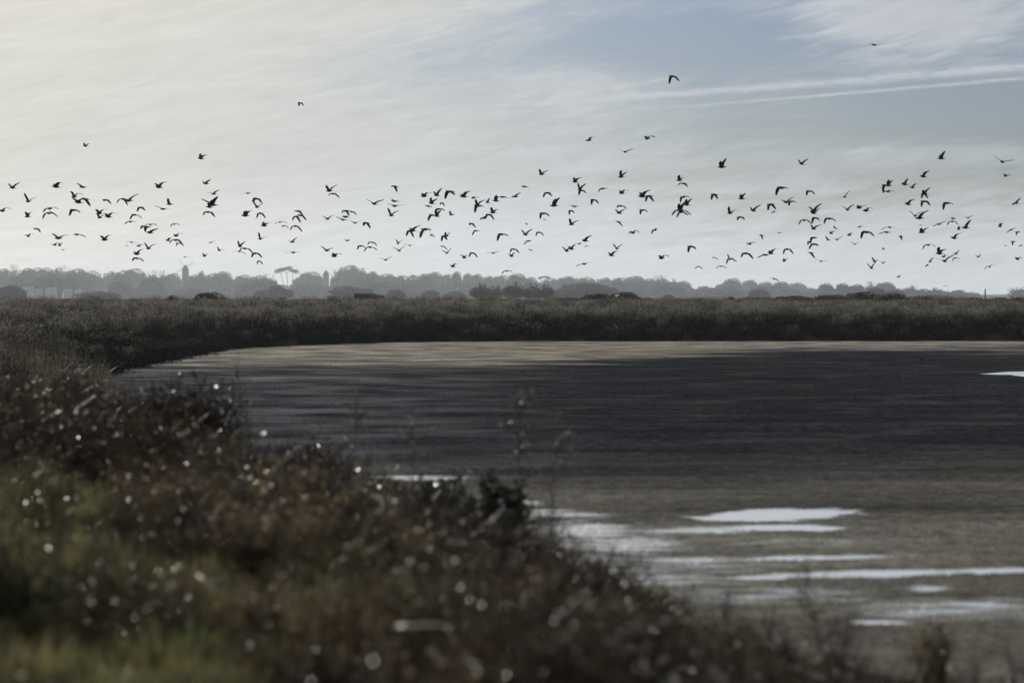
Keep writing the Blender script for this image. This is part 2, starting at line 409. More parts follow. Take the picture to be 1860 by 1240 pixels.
fp = [on_ground(x, y, 0.012) for x, y in [(1778,679),(1800,677.5),(1830,675),(1862,674.5),(1900,673),(1900,685),(1862,684),(1848,682.5),(1836,680.5),(1810,680.2)]]
obj('far_puddle', fast_mesh('far_puddle', [tuple(q) for q in fp], [np.array([list(range(len(fp)))[::-1]])], WATER), kind='structure')

# ------------------------------------------------------------------ scatter: one uncountable cover per object
def scatter(name, protos, P, scale, seed, tilt=0.12, idx=None):
    r_ = np.random.default_rng(seed); n = len(P)
    me = bpy.data.meshes.new(name); me.vertices.add(n); me.vertices.foreach_set('co', np.asarray(P, dtype=np.float32).ravel())
    def attr(nm, typ, arr, key):
        a = me.attributes.new(nm, typ, 'POINT'); a.data.foreach_set(key, np.asarray(arr).ravel())
    attr('idx', 'INT', (r_.integers(0, len(protos), n) if idx is None else idx).astype(np.int32), 'value')
    attr('rot', 'FLOAT_VECTOR', np.column_stack([r_.normal(0, tilt, n), r_.normal(0, tilt, n), r_.uniform(0, 6.283, n)]).astype(np.float32), 'vector')
    s = np.asarray(scale, dtype=np.float32)
    attr('scl', 'FLOAT_VECTOR', np.column_stack([s * r_.uniform(0.85, 1.2, n), s * r_.uniform(0.85, 1.2, n), s]).astype(np.float32), 'vector')
    col = bpy.data.collections.new(name + ' kinds')
    for i, pm in enumerate(protos):
        col.objects.link(bpy.data.objects.new('%s_kind_%02d' % (name, i), pm))
    o = obj(name, me, kind='stuff')
    ng = bpy.data.node_groups.new(name + ' scatter', 'GeometryNodeTree')
    ng.interface.new_socket('Geometry', in_out='INPUT', socket_type='NodeSocketGeometry')
    ng.interface.new_socket('Geometry', in_out='OUTPUT', socket_type='NodeSocketGeometry')
    N = ng.nodes; L = ng.links
    gi = N.new('NodeGroupInput'); go = N.new('NodeGroupOutput')
    iop = N.new('GeometryNodeInstanceOnPoints'); ci = N.new('GeometryNodeCollectionInfo')
    ci.inputs['Collection'].default_value = col; ci.inputs['Separate Children'].default_value = True; ci.inputs['Reset Children'].default_value = True
    def na(nm, typ):
        q = N.new('GeometryNodeInputNamedAttribute'); q.data_type = typ; q.inputs['Name'].default_value = nm; return q.outputs['Attribute']
    e2r = N.new('FunctionNodeEulerToRotation')
    L.new(na('rot', 'FLOAT_VECTOR'), e2r.inputs[0])
    L.new(gi.outputs[0], iop.inputs['Points']); L.new(ci.outputs[0], iop.inputs['Instance'])
    iop.inputs['Pick Instance'].default_value = True
    L.new(na('idx', 'INT'), iop.inputs['Instance Index'])
    L.new(e2r.outputs[0], iop.inputs['Rotation']); L.new(na('scl', 'FLOAT_VECTOR'), iop.inputs['Scale'])
    L.new(iop.outputs[0], go.inputs[0])
    md = o.modifiers.new('scatter', 'NODES'); md.node_group = ng
    return o

def leaf_quads(cen, size, rng, aspect=2.2, up=0.0, axis_dir=None):
    """small pointed leaves (quads), random orientation; size per leaf"""
    n = len(cen); a = rng.normal(size=(n, 3)); a[:, 2] += up
    if axis_dir is not None: a = a * 0.5 + axis_dir
    a /= np.linalg.norm(a, axis=1)[:, None]
    c = np.cross(a, rng.normal(size=(n, 3))); c /= np.linalg.norm(c, axis=1)[:, None]
    s = np.asarray(size)[:, None]
    A = cen - a * s * 0.5; B = cen + c * s * 0.5 / aspect + a * s * 0.05; D_ = cen + a * s * 0.5; E = cen - c * s * 0.5 / aspect + a * s * 0.05
    v = np.stack([A, B, D_, E], axis=1).reshape(-1, 3)
    f = np.arange(4 * n).reshape(n, 4)
    return v, f
def sticks(p0, p1, r0, r1):
    """thin three-sided twigs"""
    p0 = np.asarray(p0); p1 = np.asarray(p1); n = len(p0)
    t = p1 - p0; t = t / (np.linalg.norm(t, axis=1)[:, None] + 1e-9)
    a = np.cross(t, np.array([0.3, 0.5, 0.81])); a /= (np.linalg.norm(a, axis=1)[:, None] + 1e-9); b_ = np.cross(t, a)
    vs = []
    for p, r in ((p0, r0), (p1, r1)):
        for k in range(3):
            q = 2.0944 * k; vs.append(p + (a * math.cos(q) + b_ * math.sin(q)) * np.asarray(r).reshape(-1, 1))
    v = np.stack(vs, axis=1).reshape(-1, 3); base = np.arange(n)[:, None] * 6
    f = np.concatenate([base + np.array([[k, (k + 1) % 3, 3 + (k + 1) % 3, 3 + k]]) for k in range(3)])
    return v, f
def join(parts):
    """parts: (verts, quad faces, tint) -> one mesh data"""
    V = []; F = []; T = []; n = 0
    for v, f, t in parts:
        V.append(v); F.append(f + n); T.append(np.broadcast_to(t, (len(v),)) if np.ndim(t) == 0 else t); n += len(v)
    return np.concatenate(V), np.concatenate(F), np.concatenate(T)

def shrub_mesh(name, seed, mat, h=0.6, spread=0.35, stems=26, leaves=950, leaf=0.022, lo=0.2, droop=0.0, twig_tint=0.1):
    r_ = np.random.default_rng(seed); P0 = []; P1 = []; R0 = []; R1 = []; cen = []; dirs = []
    for s in range(stems):
        az_, out = r_.uniform(0, 6.283), spread * math.sqrt(r_.uniform(0.02, 1)); hh = h * r_.uniform(0.6, 1.05) * (1 - 0.35 * (out / spread) ** 2)
        pts = []
        for k in range(5):
            t = k / 4
            pts.append(np.array([math.cos(az_) * out * t ** 1.25, math.sin(az_) * out * t ** 1.25, hh * (t - droop * t * t)]) + r_.normal(0, 0.012 * t, 3))
        for k in range(4):
            P0.append(pts[k]); P1.append(pts[k + 1]); R0.append(0.0042 * (1 - 0.2 * k)); R1.append(0.0042 * (1 - 0.2 * (k + 1)))
        for q in range(6):
            t = r_.uniform(lo, 0.98) * 4; k = min(3, int(t)); a = pts[k] + (pts[k + 1] - pts[k]) * (t - k)
            dd = r_.normal(size=3); dd[2] = abs(dd[2]) + 0.6; dd /= np.linalg.norm(dd); L_ = h * r_.uniform(0.1, 0.28)
            e = a + dd * L_
            P0.append(a); P1.append(e); R0.append(0.0018); R1.append(0.0008)
            m = max(2, leaves // (stems * 6))
            for tt in r_.uniform(0.1, 1.05, m): cen.append(a + (e - a) * tt + r_.normal(0, 0.008, 3)); dirs.append(dd)
    cen = np.array(cen); dirs = np.array(dirs); n = len(cen)
    lv, lf = leaf_quads(cen, leaf * r_.uniform(0.6, 1.5, n), r_, 2.6, 0.4, dirs)
    sv, sf = sticks(P0, P1, R0, R1)
    V, F, T = join([(lv, lf, np.repeat(np.clip(r_.normal(0.5, 0.22, n), 0, 1), 4)), (sv, sf, twig_tint)])
    return fast_mesh(name, V, [F], mat, T)
def tuft_mesh(name, seed, mat, blades=70, h=0.22, spread=0.12, wid=0.006, lean=0.5):
    r_ = np.random.default_rng(seed); V = []; F = []; T = []; n = 0
    for _ in range(blades):
        a_ = r_.uniform(0, 6.283); r0 = spread * math.sqrt(r_.uniform(0, 1)); b0 = np.array([math.cos(a_) * r0, math.sin(a_) * r0, 0])
        d_ = r_.uniform(0, 6.283); ln = lean * r_.uniform(0.1, 1); hh = h * r_.uniform(0.5, 1.15); side = np.array([-math.sin(d_), math.cos(d_), 0]) * wid * r_.uniform(0.6, 1.3)
        tnt = np.clip(r_.normal(0.5, 0.22), 0, 1); row = []
        for k, ww in ((0, 1.0), (1, 0.85), (2, 0.5), (3, 0.06)):
            t = k / 3; c = b0 + np.array([math.cos(d_) * ln * hh * t * t, math.sin(d_) * ln * hh * t * t, hh * (t - 0.25 * ln * t * t)])
            row += [c - side * ww, c + side * ww]
        V += row; T += [tnt] * 8
        F += [[n + 2 * k, n + 2 * k + 1, n + 2 * k + 3, n + 2 * k + 2] for k in range(3)]; n += 8
    return fast_mesh(name, np.array(V), [np.array(F)], mat, T)
def bush_mesh(name, seed, mat, rx=0.6, h=0.75, leaves=900, leaf=0.05, spikes=26, spike_h=0.3, lobes=6):
    """a far-off marsh bush: a lumpy mound of leaves with upright seed heads"""
    r_ = np.random.default_rng(seed); L = []
    for _ in range(lobes):
        a_ = r_.uniform(0, 6.283); q = rx * r_.uniform(0, 0.6)
        L.append((math.cos(a_) * q, math.sin(a_) * q, h * r_.uniform(0.35, 0.62), rx * r_.uniform(0.35, 0.6), h * r_.uniform(0.3, 0.42)))
    k = r_.integers(0, lobes, leaves); u = r_.normal(size=(leaves, 3)); u /= np.linalg.norm(u, axis=1)[:, None]; u *= r_.uniform(0.6, 1.05, leaves)[:, None]
    LL = np.array(L)[k]
    cen = np.column_stack([LL[:, 0] + u[:, 0] * LL[:, 3], LL[:, 1] + u[:, 1] * LL[:, 3], LL[:, 2] + u[:, 2] * LL[:, 4]])
    low = leaves // 4
    cen[:low] = np.column_stack([r_.normal(0, rx * 0.5, low), r_.normal(0, rx * 0.5, low), r_.uniform(0, h * 0.5, low)])
    lv, lf = leaf_quads(cen, leaf * r_.uniform(0.6, 1.5, leaves), r_, 1.9, 0.5)
    a_ = r_.uniform(0, 6.283, spikes); q = rx * np.sqrt(r_.uniform(0, 1, spikes)) * 0.8
    p0 = np.column_stack([np.cos(a_) * q, np.sin(a_) * q, np.full(spikes, h * 0.5)])
    p1 = p0 + np.column_stack([r_.normal(0, 0.07, spikes), r_.normal(0, 0.07, spikes), h * 0.45 + spike_h * r_.uniform(0.1, 1, spikes)])
    sv, sf = sticks(p0, p1, np.full(spikes, 0.005), np.full(spikes, 0.003))
    heads = np.repeat(p1, 6, axis=0) + r_.normal(0, 0.028, (spikes * 6, 3))
    hv, hf = leaf_quads(heads, leaf * 0.7 * r_.uniform(0.6, 1.3, spikes * 6), r_, 2.0, 1.5)
    V, F, T = join([(lv, lf, np.repeat(np.clip(r_.normal(0.42, 0.2, leaves), 0, 1), 4)), (sv, sf, 0.8), (hv, hf, 0.95)])
    return fast_mesh(name, V, [F], mat, T)

BROWN_DARK = leaf_mat('dark seablite', [(0.0, (0.008, 0.005, 0.004)), (0.5, (0.026, 0.015, 0.010)), (0.85, (0.050, 0.033, 0.018)), (1.0, (0.15, 0.105, 0.06))], 0.33, 0.4, 0.35)
OLIVE = leaf_mat('olive seablite', [(0.0, (0.014, 0.015, 0.008)), (0.5, (0.048, 0.047, 0.020)), (0.85, (0.100, 0.088, 0.036)), (1.0, (0.26, 0.21, 0.11))], 0.33, 0.4, 0.42, 0.5)
BROWN = leaf_mat('dry seablite', [(0.0, (0.018, 0.011, 0.007)), (0.3, (0.048, 0.029, 0.015)), (0.55, (0.108, 0.072, 0.038)), (0.8, (0.135, 0.106, 0.052)), (1.0, (0.32, 0.255, 0.15))], 0.31, 0.4, 0.45, 0.7)
GREENLEAF = leaf_mat('dark green leaves', [(0.0, (0.007, 0.010, 0.006)), (0.5, (0.018, 0.026, 0.012)), (0.85, (0.035, 0.046, 0.018)), (1.0, (0.08, 0.085, 0.035))], 0.30, 0.5, 0.22)
GRASS = leaf_mat('short grass', [(0.0, (0.038, 0.050, 0.019)), (0.45, (0.108, 0.120, 0.046)), (0.7, (0.190, 0.170, 0.074)), (1.0, (0.24, 0.19, 0.09))], 0.34, 0.5, 0.45, 0.7)
STRAW = leaf_mat('bleached stalks', [(0.0, (0.05, 0.04, 0.025)), (0.5, (0.13, 0.11, 0.075)), (1.0, (0.28, 0.25, 0.19))], 0.4, 0.4, 0.3)
SCRUB = leaf_mat('marsh scrub', [(0.0, (0.010, 0.009, 0.007)), (0.45, (0.018, 0.0155, 0.012)), (0.7, (0.032, 0.028, 0.021)), (0.88, (0.085, 0.077, 0.062)), (1.0, (0.26, 0.242, 0.205))], 0.7, 0.12, 0.36, 0.4)
SCRUB_SHADED = leaf_mat('shade-darkened purslane', [(0.0, (0.004, 0.005, 0.004)), (0.5, (0.009, 0.010, 0.008)), (0.85, (0.018, 0.019, 0.014)), (1.0, (0.05, 0.048, 0.038))], 0.8, 0.06, 0.12, 0.25)  # purslane, its colours darkened to carry the shade of the bank face

rng = np.random.default_rng(11)
def sample(n, y0, y1, half, power=1.0):
    """points spread over the view wedge between two depths"""
    y = (rng.uniform(y0 ** power, y1 ** power, n)) ** (1 / power)
    x = rng.uniform(-1, 1, n) * (half * y + 1.2)
    return np.column_stack([x, y])
def with_z(P, sink=0.02): return np.column_stack([P, ground_z(P) - sink])

# far scrub: the bank behind the pan and the marsh beyond it
far_protos = [bush_mesh('scrub_bush', 100 + i, SCRUB, 0.55, 0.62, 620, 0.05, 34, 0.26) for i in range(6)] + \
             [bush_mesh('scrub_bush_low', 120 + i, SCRUB_SHADED, 0.6, 0.55, 700, 0.055, 8, 0.2) for i in range(3)]
P = sample(27000, 27, 215, 0.225, 2.0); d = pan_distance(P)
P = P[(d > 0.1)]; d = pan_distance(P)
sc_ = (0.62 + 0.5 * rng.uniform(0, 1, len(P)) ** 1.5 + 0.20 * wob(P[:, 0], P[:, 1], 0.22, 1.0) + 0.12 * wob(P[:, 0], P[:, 1], 0.07, 4.0) + 0.35 * np.clip(wob(P[:, 0], P[:, 1], 0.35, 7.0) - 0.4, 0, 1)) * (0.62 + 0.38 * smooth((P[:, 1] - 40) / 30)) * np.where(d < 1.2, 0.72, 1.0)
scatter('marsh_scrub', far_protos, with_z(P), sc_, 21)
P = sample(420, 112, 330, 0.225, 1.6); P = P[pan_distance(P) > 2]
scatter('taller_scrub', far_protos[2:8], with_z(P), rng.uniform(1.1, 1.6, len(P)), 28)
# rank edge right on the far and left bank
edge_pts = []
for a, b_ in zip(PAN[0:9], PAN[1:10]):
    L_ = np.hypot(*(b_ - a)); nrm = np.array([-(b_ - a)[1], (b_ - a)[0]]) / L_
    for t in np.arange(0, L_, 0.22):
        q = a + (b_ - a) * t / L_
        if q[0] < 27: edge_pts.append(q + nrm * rng.uniform(-0.1, 1.1) + rng.normal(0, 0.05, 2))
edge_pts = np.array(edge_pts)
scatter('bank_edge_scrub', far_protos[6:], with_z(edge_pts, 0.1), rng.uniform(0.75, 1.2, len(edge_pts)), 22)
P = np.concatenate([sample(8000, 215, 430, 0.23, 2.0), sample(6000, 430, 800, 0.23, 1.6)])
scatter('distant_scrub', far_protos, with_z(P), (0.62 + 0.45 * rng.uniform(0, 1, len(P)) ** 3) * (1 - 0.25 * smooth((P[:, 1] - 250) / 250)), 23)

# foreground bank: brown seablite, a strip of grass, bleached stalks
def grass_zone(P):
    x, y = P[:, 0], P[:, 1]
    lim = -0.135 * y + 0.1 + 0.5 * wob(x, y, 0.9, 5.0) + 0.25 * wob(x, y, 2.3, 2.0)
    return (x < lim) & (y < 17.5 + 0.8 * wob(x, y, 0.8, 1.0))
near_protos = [shrub_mesh('seablite', 200 + i, (BROWN, BROWN, BROWN, BROWN_DARK, BROWN_DARK, BROWN_DARK, OLIVE, OLIVE, OLIVE)[i], 0.50 + 0.05 * (i % 4), 0.30 + 0.03 * (i % 3), 26, 1150, 0.021) for i in range(9)]
P = sample(4600, 4.6, 36, 0.235, 1.5); d = pan_distance(P)
ok = (d > 0.05) & (~grass_zone(P) | (rng.uniform(0, 1, len(P)) < 0.16)) & (rng.uniform(0, 1, len(P)) < np.where(d < 0.5, 0.55, 1.0))
P = P[ok]; d = d[ok]
kf = rng.uniform(0, 1, len(P)) > smooth((P[:, 1] - 24) / 11); P = P[kf]; d = d[kf]
s_ = rng.uniform(0.7, 1.15, len(P)) * (0.55 + 0.45 * smooth(d / 1.8)) * (0.78 + 0.30 * smooth((P[:, 1] - 13) / 5)) * (1 - 0.25 * smooth((P[:, 1] - 22) / 8))
s_ *= 1 - 0.36 * smooth((P[:, 0] / P[:, 1] - 0.02) / 0.09)
keep_ = rng.uniform(0, 1, len(P)) < 1 - 0.1 * smooth((P[:, 0] / P[:, 1] - 0.05) / 0.08)
P = P[keep_]; s_ = s_[keep_]
pn = wob(P[:, 0], P[:, 1], 0.75, 3.3) + 0.5 * wob(P[:, 0], P[:, 1], 1.9, 6.0) + rng.normal(0, 0.35, len(P))
kind_ = np.where(pn > 0.35, 1, np.where(pn < -0.75, 2, 0)); kind_ = np.where((P[:, 1] > 17) & (rng.uniform(0, 1, len(P)) < 0.55), 1, kind_)
s_ *= np.clip(0.92 + 0.28 * wob(P[:, 0], P[:, 1], 1.3, 9.0), 0.55, 1.4)
scatter('seablite_cover', near_protos, with_z(P), s_, 24, 0.16, kind_ * 3 + rng.integers(0, 3, len(P)))
tufts = [tuft_mesh('grass_tuft', 300 + i, GRASS, 80, 0.15 + 0.03 * (i % 3), 0.13) for i in range(5)]
P = sample(9000, 6, 19.5, 0.235, 1.5); d = pan_distance(P)
g_ = grass_zone(P); P = P[(d > 0.3) & (rng.uniform(0, 1, len(P)) < np.where(g_, 0.95, np.where(P[:, 0] < -0.04 * P[:, 1], 0.12, 0.0)))]
scatter('short_grass', tufts, with_z(P, 0.0), rng.uniform(0.5, 1.1, len(P)) * np.clip(0.95 + 0.45 * wob(P[:, 0], P[:, 1], 2.2, 4.0), 0.45, 1.7), 25, 0.25)
reeds = [tuft_mesh('pale_stalk', 320 + i, STRAW, 26, 0.62, 0.16, 0.0062, 0.45) for i in range(4)]
P = sample(2600, 6, 66, 0.235, 1.4); d = pan_distance(P); x_, y_ = P[:, 0], P[:, 1]
pr = np.where((y_ > 32) & (d < 5.0), 1.0, np.where(grass_zone(P), 0.45, 0.22))
P = P[(d > 0.1) & (rng.uniform(0, 1, len(P)) < pr)]
scatter('bleached_stalks', reeds, with_z(P), rng.uniform(0.45, 0.95, len(P)) * np.where(P[:, 1] > 38, 1.25, 0.62), 26, 0.2)

# ragged thin twigs standing above the shrubs along the edge of the bank
twigs = [shrub_mesh('twiggy_stems', 340 + i, BROWN_DARK, 0.75, 0.22, 12, 240, 0.018, 0.35) for i in range(4)]
P = sample(1500, 9, 34, 0.235, 1.3); d = pan_distance(P)
P = P[(d > 0.05) & (d < 2.6) & (rng.uniform(0, 1, len(P)) < 0.62)]
scatter('twig_fringe', twigs, with_z(P), rng.uniform(0.6, 1.15, len(P)) * (1 - 0.35 * smooth((P[:, 0] / P[:, 1] - 0.0) / 0.09)), 27, 0.12)

# ------------------------------------------------------------------ single shrubs and weeds of the foreground
SHRUB_STEM = simple_mat('shrub wood', (0.035, 0.025, 0.018), 0.85, 0.2)
def split_shrub(name, px, py_top, D, wid_px, seed, mat, label, leaves, leaf, stems=40):
    p = at(px, py_top, D); gz_ = float(ground_z(np.array([[p.x, p.y]]))[0]); h = max(0.25, p.z - gz_) * 1.06; sp = wid_px * D / FX / 2
    o = empty(name, (p.x, p.y, gz_ - 0.02), label, 'shrub', 'shrubs standing out of the near bank')
    r_ = np.random.default_rng(seed); P0 = []; P1 = []; R0 = []; R1 = []; cen = []; dirs = []
    for s in range(stems):
        a_ = r_.uniform(0, 6.283); out = sp * math.sqrt(r_.uniform(0.02, 1)); hh = h * r_.uniform(0.74, 1.0) * (1 - 0.28 * (out / sp) ** 2)
        pts = [np.array([math.cos(a_) * out * (k / 4) ** 1.2, math.sin(a_) * out * (k / 4) ** 1.2, hh * k / 4]) + r_.normal(0, 0.01 * k / 4, 3) for k in range(5)]
        for k in range(4): P0.append(pts[k]); P1.append(pts[k + 1]); R0.append(0.006 * (1 - 0.2 * k)); R1.append(0.006 * (0.8 - 0.2 * k))
        for q in range(7):
            t = r_.uniform(0.15, 0.98) * 4; k = min(3, int(t)); a = pts[k] + (pts[k + 1] - pts[k]) * (t - k)
            dd = r_.normal(size=3); dd[2] = abs(dd[2]) + 0.5; dd /= np.linalg.norm(dd); e = a + dd * h * r_.uniform(0.08, 0.22)
            P0.append(a); P1.append(e); R0.append(0.002); R1.append(0.001)
            for tt in r_.uniform(0.05, 1.05, leaves // (stems * 7)): cen.append(a + (e - a) * tt + r_.normal(0, 0.01, 3)); dirs.append(dd)
    cen = np.array(cen); n = len(cen)
    lv, lf = leaf_quads(cen, leaf * r_.uniform(0.6, 1.5, n), r_, 2.1, 0.3, np.array(dirs))
    obj('foliage', fast_mesh('foliage', lv, [lf], mat, np.repeat(np.clip(r_.normal(0.45, 0.22, n), 0, 1), 4)), o)
    sv, sf = sticks(P0, P1, R0, R1); obj('stem', fast_mesh('stem', sv, [sf], SHRUB_STEM), o)
    return o
split_shrub('leafy_shrub', 905, 872, 17.3, 150, 1, GREENLEAF, 'dark green leafy shrub at the mud edge, furthest right', 9000, 0.040, 60)
split_shrub('leafy_shrub', 800, 862, 18.6, 150, 2, GREENLEAF, 'dark green leafy shrub just left of the one at the mud edge', 8000, 0.038, 56)
split_shrub('leafy_shrub', 720, 885, 18.2, 120, 3, GREENLEAF, 'low dark green shrub, leftmost of the three leafy ones', 6000, 0.036, 50)
split_shrub('bushy_shrub', 350, 684, 20.5, 230, 4, BROWN_DARK, 'tall dark brown rounded shrub standing above the left bank', 15000, 0.028, 90)
split_shrub('bushy_shrub', 235, 725, 21.5, 150, 5, BROWN_DARK, 'dark brown shrub close to the left of the tallest one', 9000, 0.027, 60)
split_shrub('bushy_shrub', 60, 688, 24.0, 170, 6, BROWN_DARK, 'brown twiggy shrub at the left edge of the picture', 4200, 0.025)
split_shrub('bushy_shrub', 560, 780, 20.0, 170, 7, BROWN_DARK, 'brown shrub on the bank between tall shrub and leafy green ones', 4200, 0.025)
split_shrub('bushy_shrub', 1700, 1106, 11.6, 80, 8, BROWN, 'small dark clump of stems at the bottom right, over the mud', 1500, 0.020, 22)
split_shrub('bushy_shrub', 1065, 995, 15.0, 90, 9, BROWN, 'thin brown tuft sticking up against the bright wet mud', 1300, 0.020, 18)

def weed(px, py_top, D, seed, label, mat):
    p = at(px, py_top, D); gz_ = float(ground_z(np.array([[p.x, p.y]]))[0]); h = p.z - gz_; r_ = np.random.default_rng(seed)
    o = empty('dry_weed', (p.x, p.y, gz_ - 0.02), label, 'weed', 'tall dry weeds on the near bank')
    P0 = []; P1 = []; R0 = []; R1 = []; cen = []
    pts = [np.array([0.03 * math.sin(k * 0.8 + seed), 0.02 * k, h * k / 6]) for k in range(7)]
    for k in range(6): P0.append(pts[k]); P1.append(pts[k + 1]); R0.append(0.0065 - 0.0007 * k); R1.append(0.0058 - 0.0007 * k)
    for q in range(26):
        t = r_.uniform(0.4, 1.0) * 6; k = min(5, int(t)); a = pts[k] + (pts[k + 1] - pts[k]) * (t - k)
        dd = r_.normal(size=3) * 0.7; dd[2] = 0.9; dd /= np.linalg.norm(dd); e = a + dd * r_.uniform(0.06, 0.2)
        P0.append(a); P1.append(e); R0.append(0.003); R1.append(0.002); cen += [e + r_.normal(0, 0.012, 3) for _ in range(7)]
    sv, sf = sticks(P0, P1, R0, R1); obj('stalk', fast_mesh('stalk', sv, [sf], SHRUB_STEM), o)
    cen = np.array(cen); lv, lf = leaf_quads(cen, r_.uniform(0.012, 0.024, len(cen)), r_, 1.5)
    obj('seed_head', fast_mesh('seed_head', lv, [lf], mat, np.repeat(r_.uniform(0.2, 1, len(cen)), 4)), o, kind='stuff')
weed(950, 712, 17.0, 1, 'tallest thin dry weed rising against the dark mud right of the bank', STRAW)
weed(1010, 792, 16.2, 2, 'thin dry weed just right of the tallest one', STRAW)
weed(640, 736, 19.0, 3, 'thin dark weed stem left of the bank middle, against the mud', BROWN)
weed(745, 770, 18.5, 4, 'faint dry weed above the leafy green shrubs', STRAW)
weed(430, 655, 22.0, 5, 'thin dry weed crossing the left shore of the mud', STRAW)
weed(1480, 1045, 12.6, 6, 'short dry weed over the wet mud at the bottom right', BROWN)

def fallen_reed(x0, y0, x1, y1, D, label, seed):
    a, b_ = at(x0, y0, D), at(x1, y1, D * 0.99); m = MB(); mid = a.lerp(b_, 0.5) + Vector((0, 0, 0.004))
    m.tube([a, a.lerp(mid, 0.5), mid, mid.lerp(b_, 0.5), b_], [0.004, 0.005, 0.0045, 0.004, 0.002], 6)
    obj('fallen_reed', m.mesh('fallen_reed', REED, True), label=label, category='reed', group='bleached reed stems lying on the shrubs')
REED = simple_mat('bleached reed', (0.52, 0.47, 0.36), 0.35, 0.5, 0.2, 30)
fallen_reed(215, 998, 285, 1008, 13.0, 'pale reed stem lying on the grass at the left', 1)
fallen_reed(715, 1138, 830, 1135, 8.2, 'pale reed stem lying level on the brown shrubs below centre', 2)
fallen_reed(360, 1045, 392, 1075, 10.5, 'short pale reed stem slanting at the edge of the grass', 3)

# ------------------------------------------------------------------ trees
TREE = leaf_mat('evergreen foliage', [(0.0, (0.012, 0.017, 0.012)), (0.5, (0.026, 0.034, 0.022)), (1.0, (0.05, 0.06, 0.036))], 0.6, 0.2, 0.1, 0.3)
HEDGE = leaf_mat('tamarisk foliage', [(0.0, (0.009, 0.009, 0.006)), (0.5, (0.021, 0.020, 0.011)), (1.0, (0.055, 0.050, 0.026))], 0.6, 0.2, 0.15, 0.5)
BARK = simple_mat('bark', (0.06, 0.05, 0.042), 0.9, 0.1)
def crown_geom(kind, W, H, base, leaf, r_):
    """leaf cluster centres for a crown W wide and H tall standing from height base up"""
    lobes = []
    if kind == 'dome':
        for _ in range(15):
            u = r_.uniform(-0.9, 0.9); v_ = r_.uniform(-0.6, 0.6); top = math.sqrt(max(0.05, 1 - u * u * 0.95))
            lobes.append((u * W * 0.43, v_ * W * 0.40, base + H * (0.20 + 0.56 * top * r_.uniform(0.75, 1.03)), W * r_.uniform(0.09, 0.19), H * r_.uniform(0.13, 0.22)))
        lobes.append((0, 0, base + H * 0.5, W * 0.40, H * 0.48))
        for k in range(6):
            lobes.append(((-0.40 + 0.16 * k) * W, r_.uniform(-0.2, 0.2) * W, base + H * r_.uniform(0.14, 0.26), W * r_.uniform(0.11, 0.16), H * r_.uniform(0.16, 0.26)))
    elif kind == 'flat':
        for k in range(13):
            u = -0.95 + 1.9 * (k + r_.uniform(0, 1)) / 13; v_ = r_.uniform(-0.7, 0.7)
            lobes.append((u * W * 0.42, v_ * W * 0.40, base + H * (0.70 - 0.42 * u * u + r_.uniform(-0.16, 0.10)), W * r_.uniform(0.07, 0.13), H * r_.uniform(0.10, 0.20)))
    elif kind == 'spiky':
        for _ in range(8):
            u = r_.uniform(-0.8, 0.8); v_ = r_.uniform(-0.6, 0.6)
            lobes.append((u * W * 0.38, v_ * W * 0.4, base + H * (0.18 + 0.3 * r_.uniform(0.3, 1.0)), W * r_.uniform(0.14, 0.22), H * r_.uniform(0.18, 0.26)))
        lobes.append((0, 0, base + H * 0.34, W * 0.36, H * 0.34))
    elif kind == 'palm':
        pass
    cen = []; tn = []
    for (x, y, z, a, c) in lobes:
        n = int(max(24, (15.0 if kind == 'flat' else 8.0) * (a * c + 0.5 * a * a) / (leaf * leaf)))
        u = r_.normal(size=(n, 3)); u /= np.linalg.norm(u, axis=1)[:, None]
        rr = r_.uniform(0.84, 1.03, n)[:, None] * (1 + 0.10 * np.sin(5 * u[:, :1] + 7 * u[:, 2:3] + x))
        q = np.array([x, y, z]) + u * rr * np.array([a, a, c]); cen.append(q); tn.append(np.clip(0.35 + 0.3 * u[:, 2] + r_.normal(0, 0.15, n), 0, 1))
    if kind in ('spiky', 'palm'):
        ns = 26 if kind == 'spiky' else 30
        for _ in range(ns):
            a_ = r_.uniform(0, 6.283); e = r_.uniform(0.25, 1.45); dd = np.array([math.cos(a_) * math.cos(e), math.sin(a_) * math.cos(e), math.sin(e)])
            s0 = np.array([0, 0, base + H * 0.35]) if kind == 'spiky' else np.array([0, 0, base + H * 0.5])
            L_ = np.array([W * 0.58, W * 0.58, H * 0.66]) * r_.uniform(0.75, 1.0)
            if kind == 'palm': L_ = np.array([W * 0.5, W * 0.5, H * 0.5])
            t = r_.uniform(0.5, 1.0, 22)[:, None]
            q = s0 + dd * L_ * t + r_.normal(0, leaf * 0.35, (22, 3)) * (1.15 - t); q[:, 2] += leaf * 0.6 * t[:, 0] ** 3
            if kind == 'palm': q[:, 2] -= (t[:, 0] ** 2) * H * 0.25
            cen.append(q); tn.append(np.full(22, 0.35))
    return np.concatenate(cen), np.concatenate(tn), lobes
def core(lobes, shrink):
    """coarse inner bodies that keep the middle of a crown from being see-through"""
    V = []; F = []; n = 0
    for (x, y, z, a, c) in lobes:
        ring = []
        for k, (rr, zz) in enumerate(((0.5, -0.8), (0.95, -0.25), (0.9, 0.35), (0.45, 0.85))):
            for j in range(7):
                q = 2 * math.pi * (j + 0.5 * k) / 7; ring.append((x + a * shrink * rr * math.cos(q), y + a * shrink * rr * math.sin(q), z + c * shrink * zz))
        V += ring
        for k in range(3):
            for j in range(7): F.append((n + k * 7 + j, n + k * 7 + (j + 1) % 7, n + (k + 1) * 7 + (j + 1) % 7, n + (k + 1) * 7 + j))
        n += 28
    return np.array(V).reshape(-1, 3), np.array(F).reshape(-1, 4)
GROUND_FAR = 0.55
FAR = 1.95
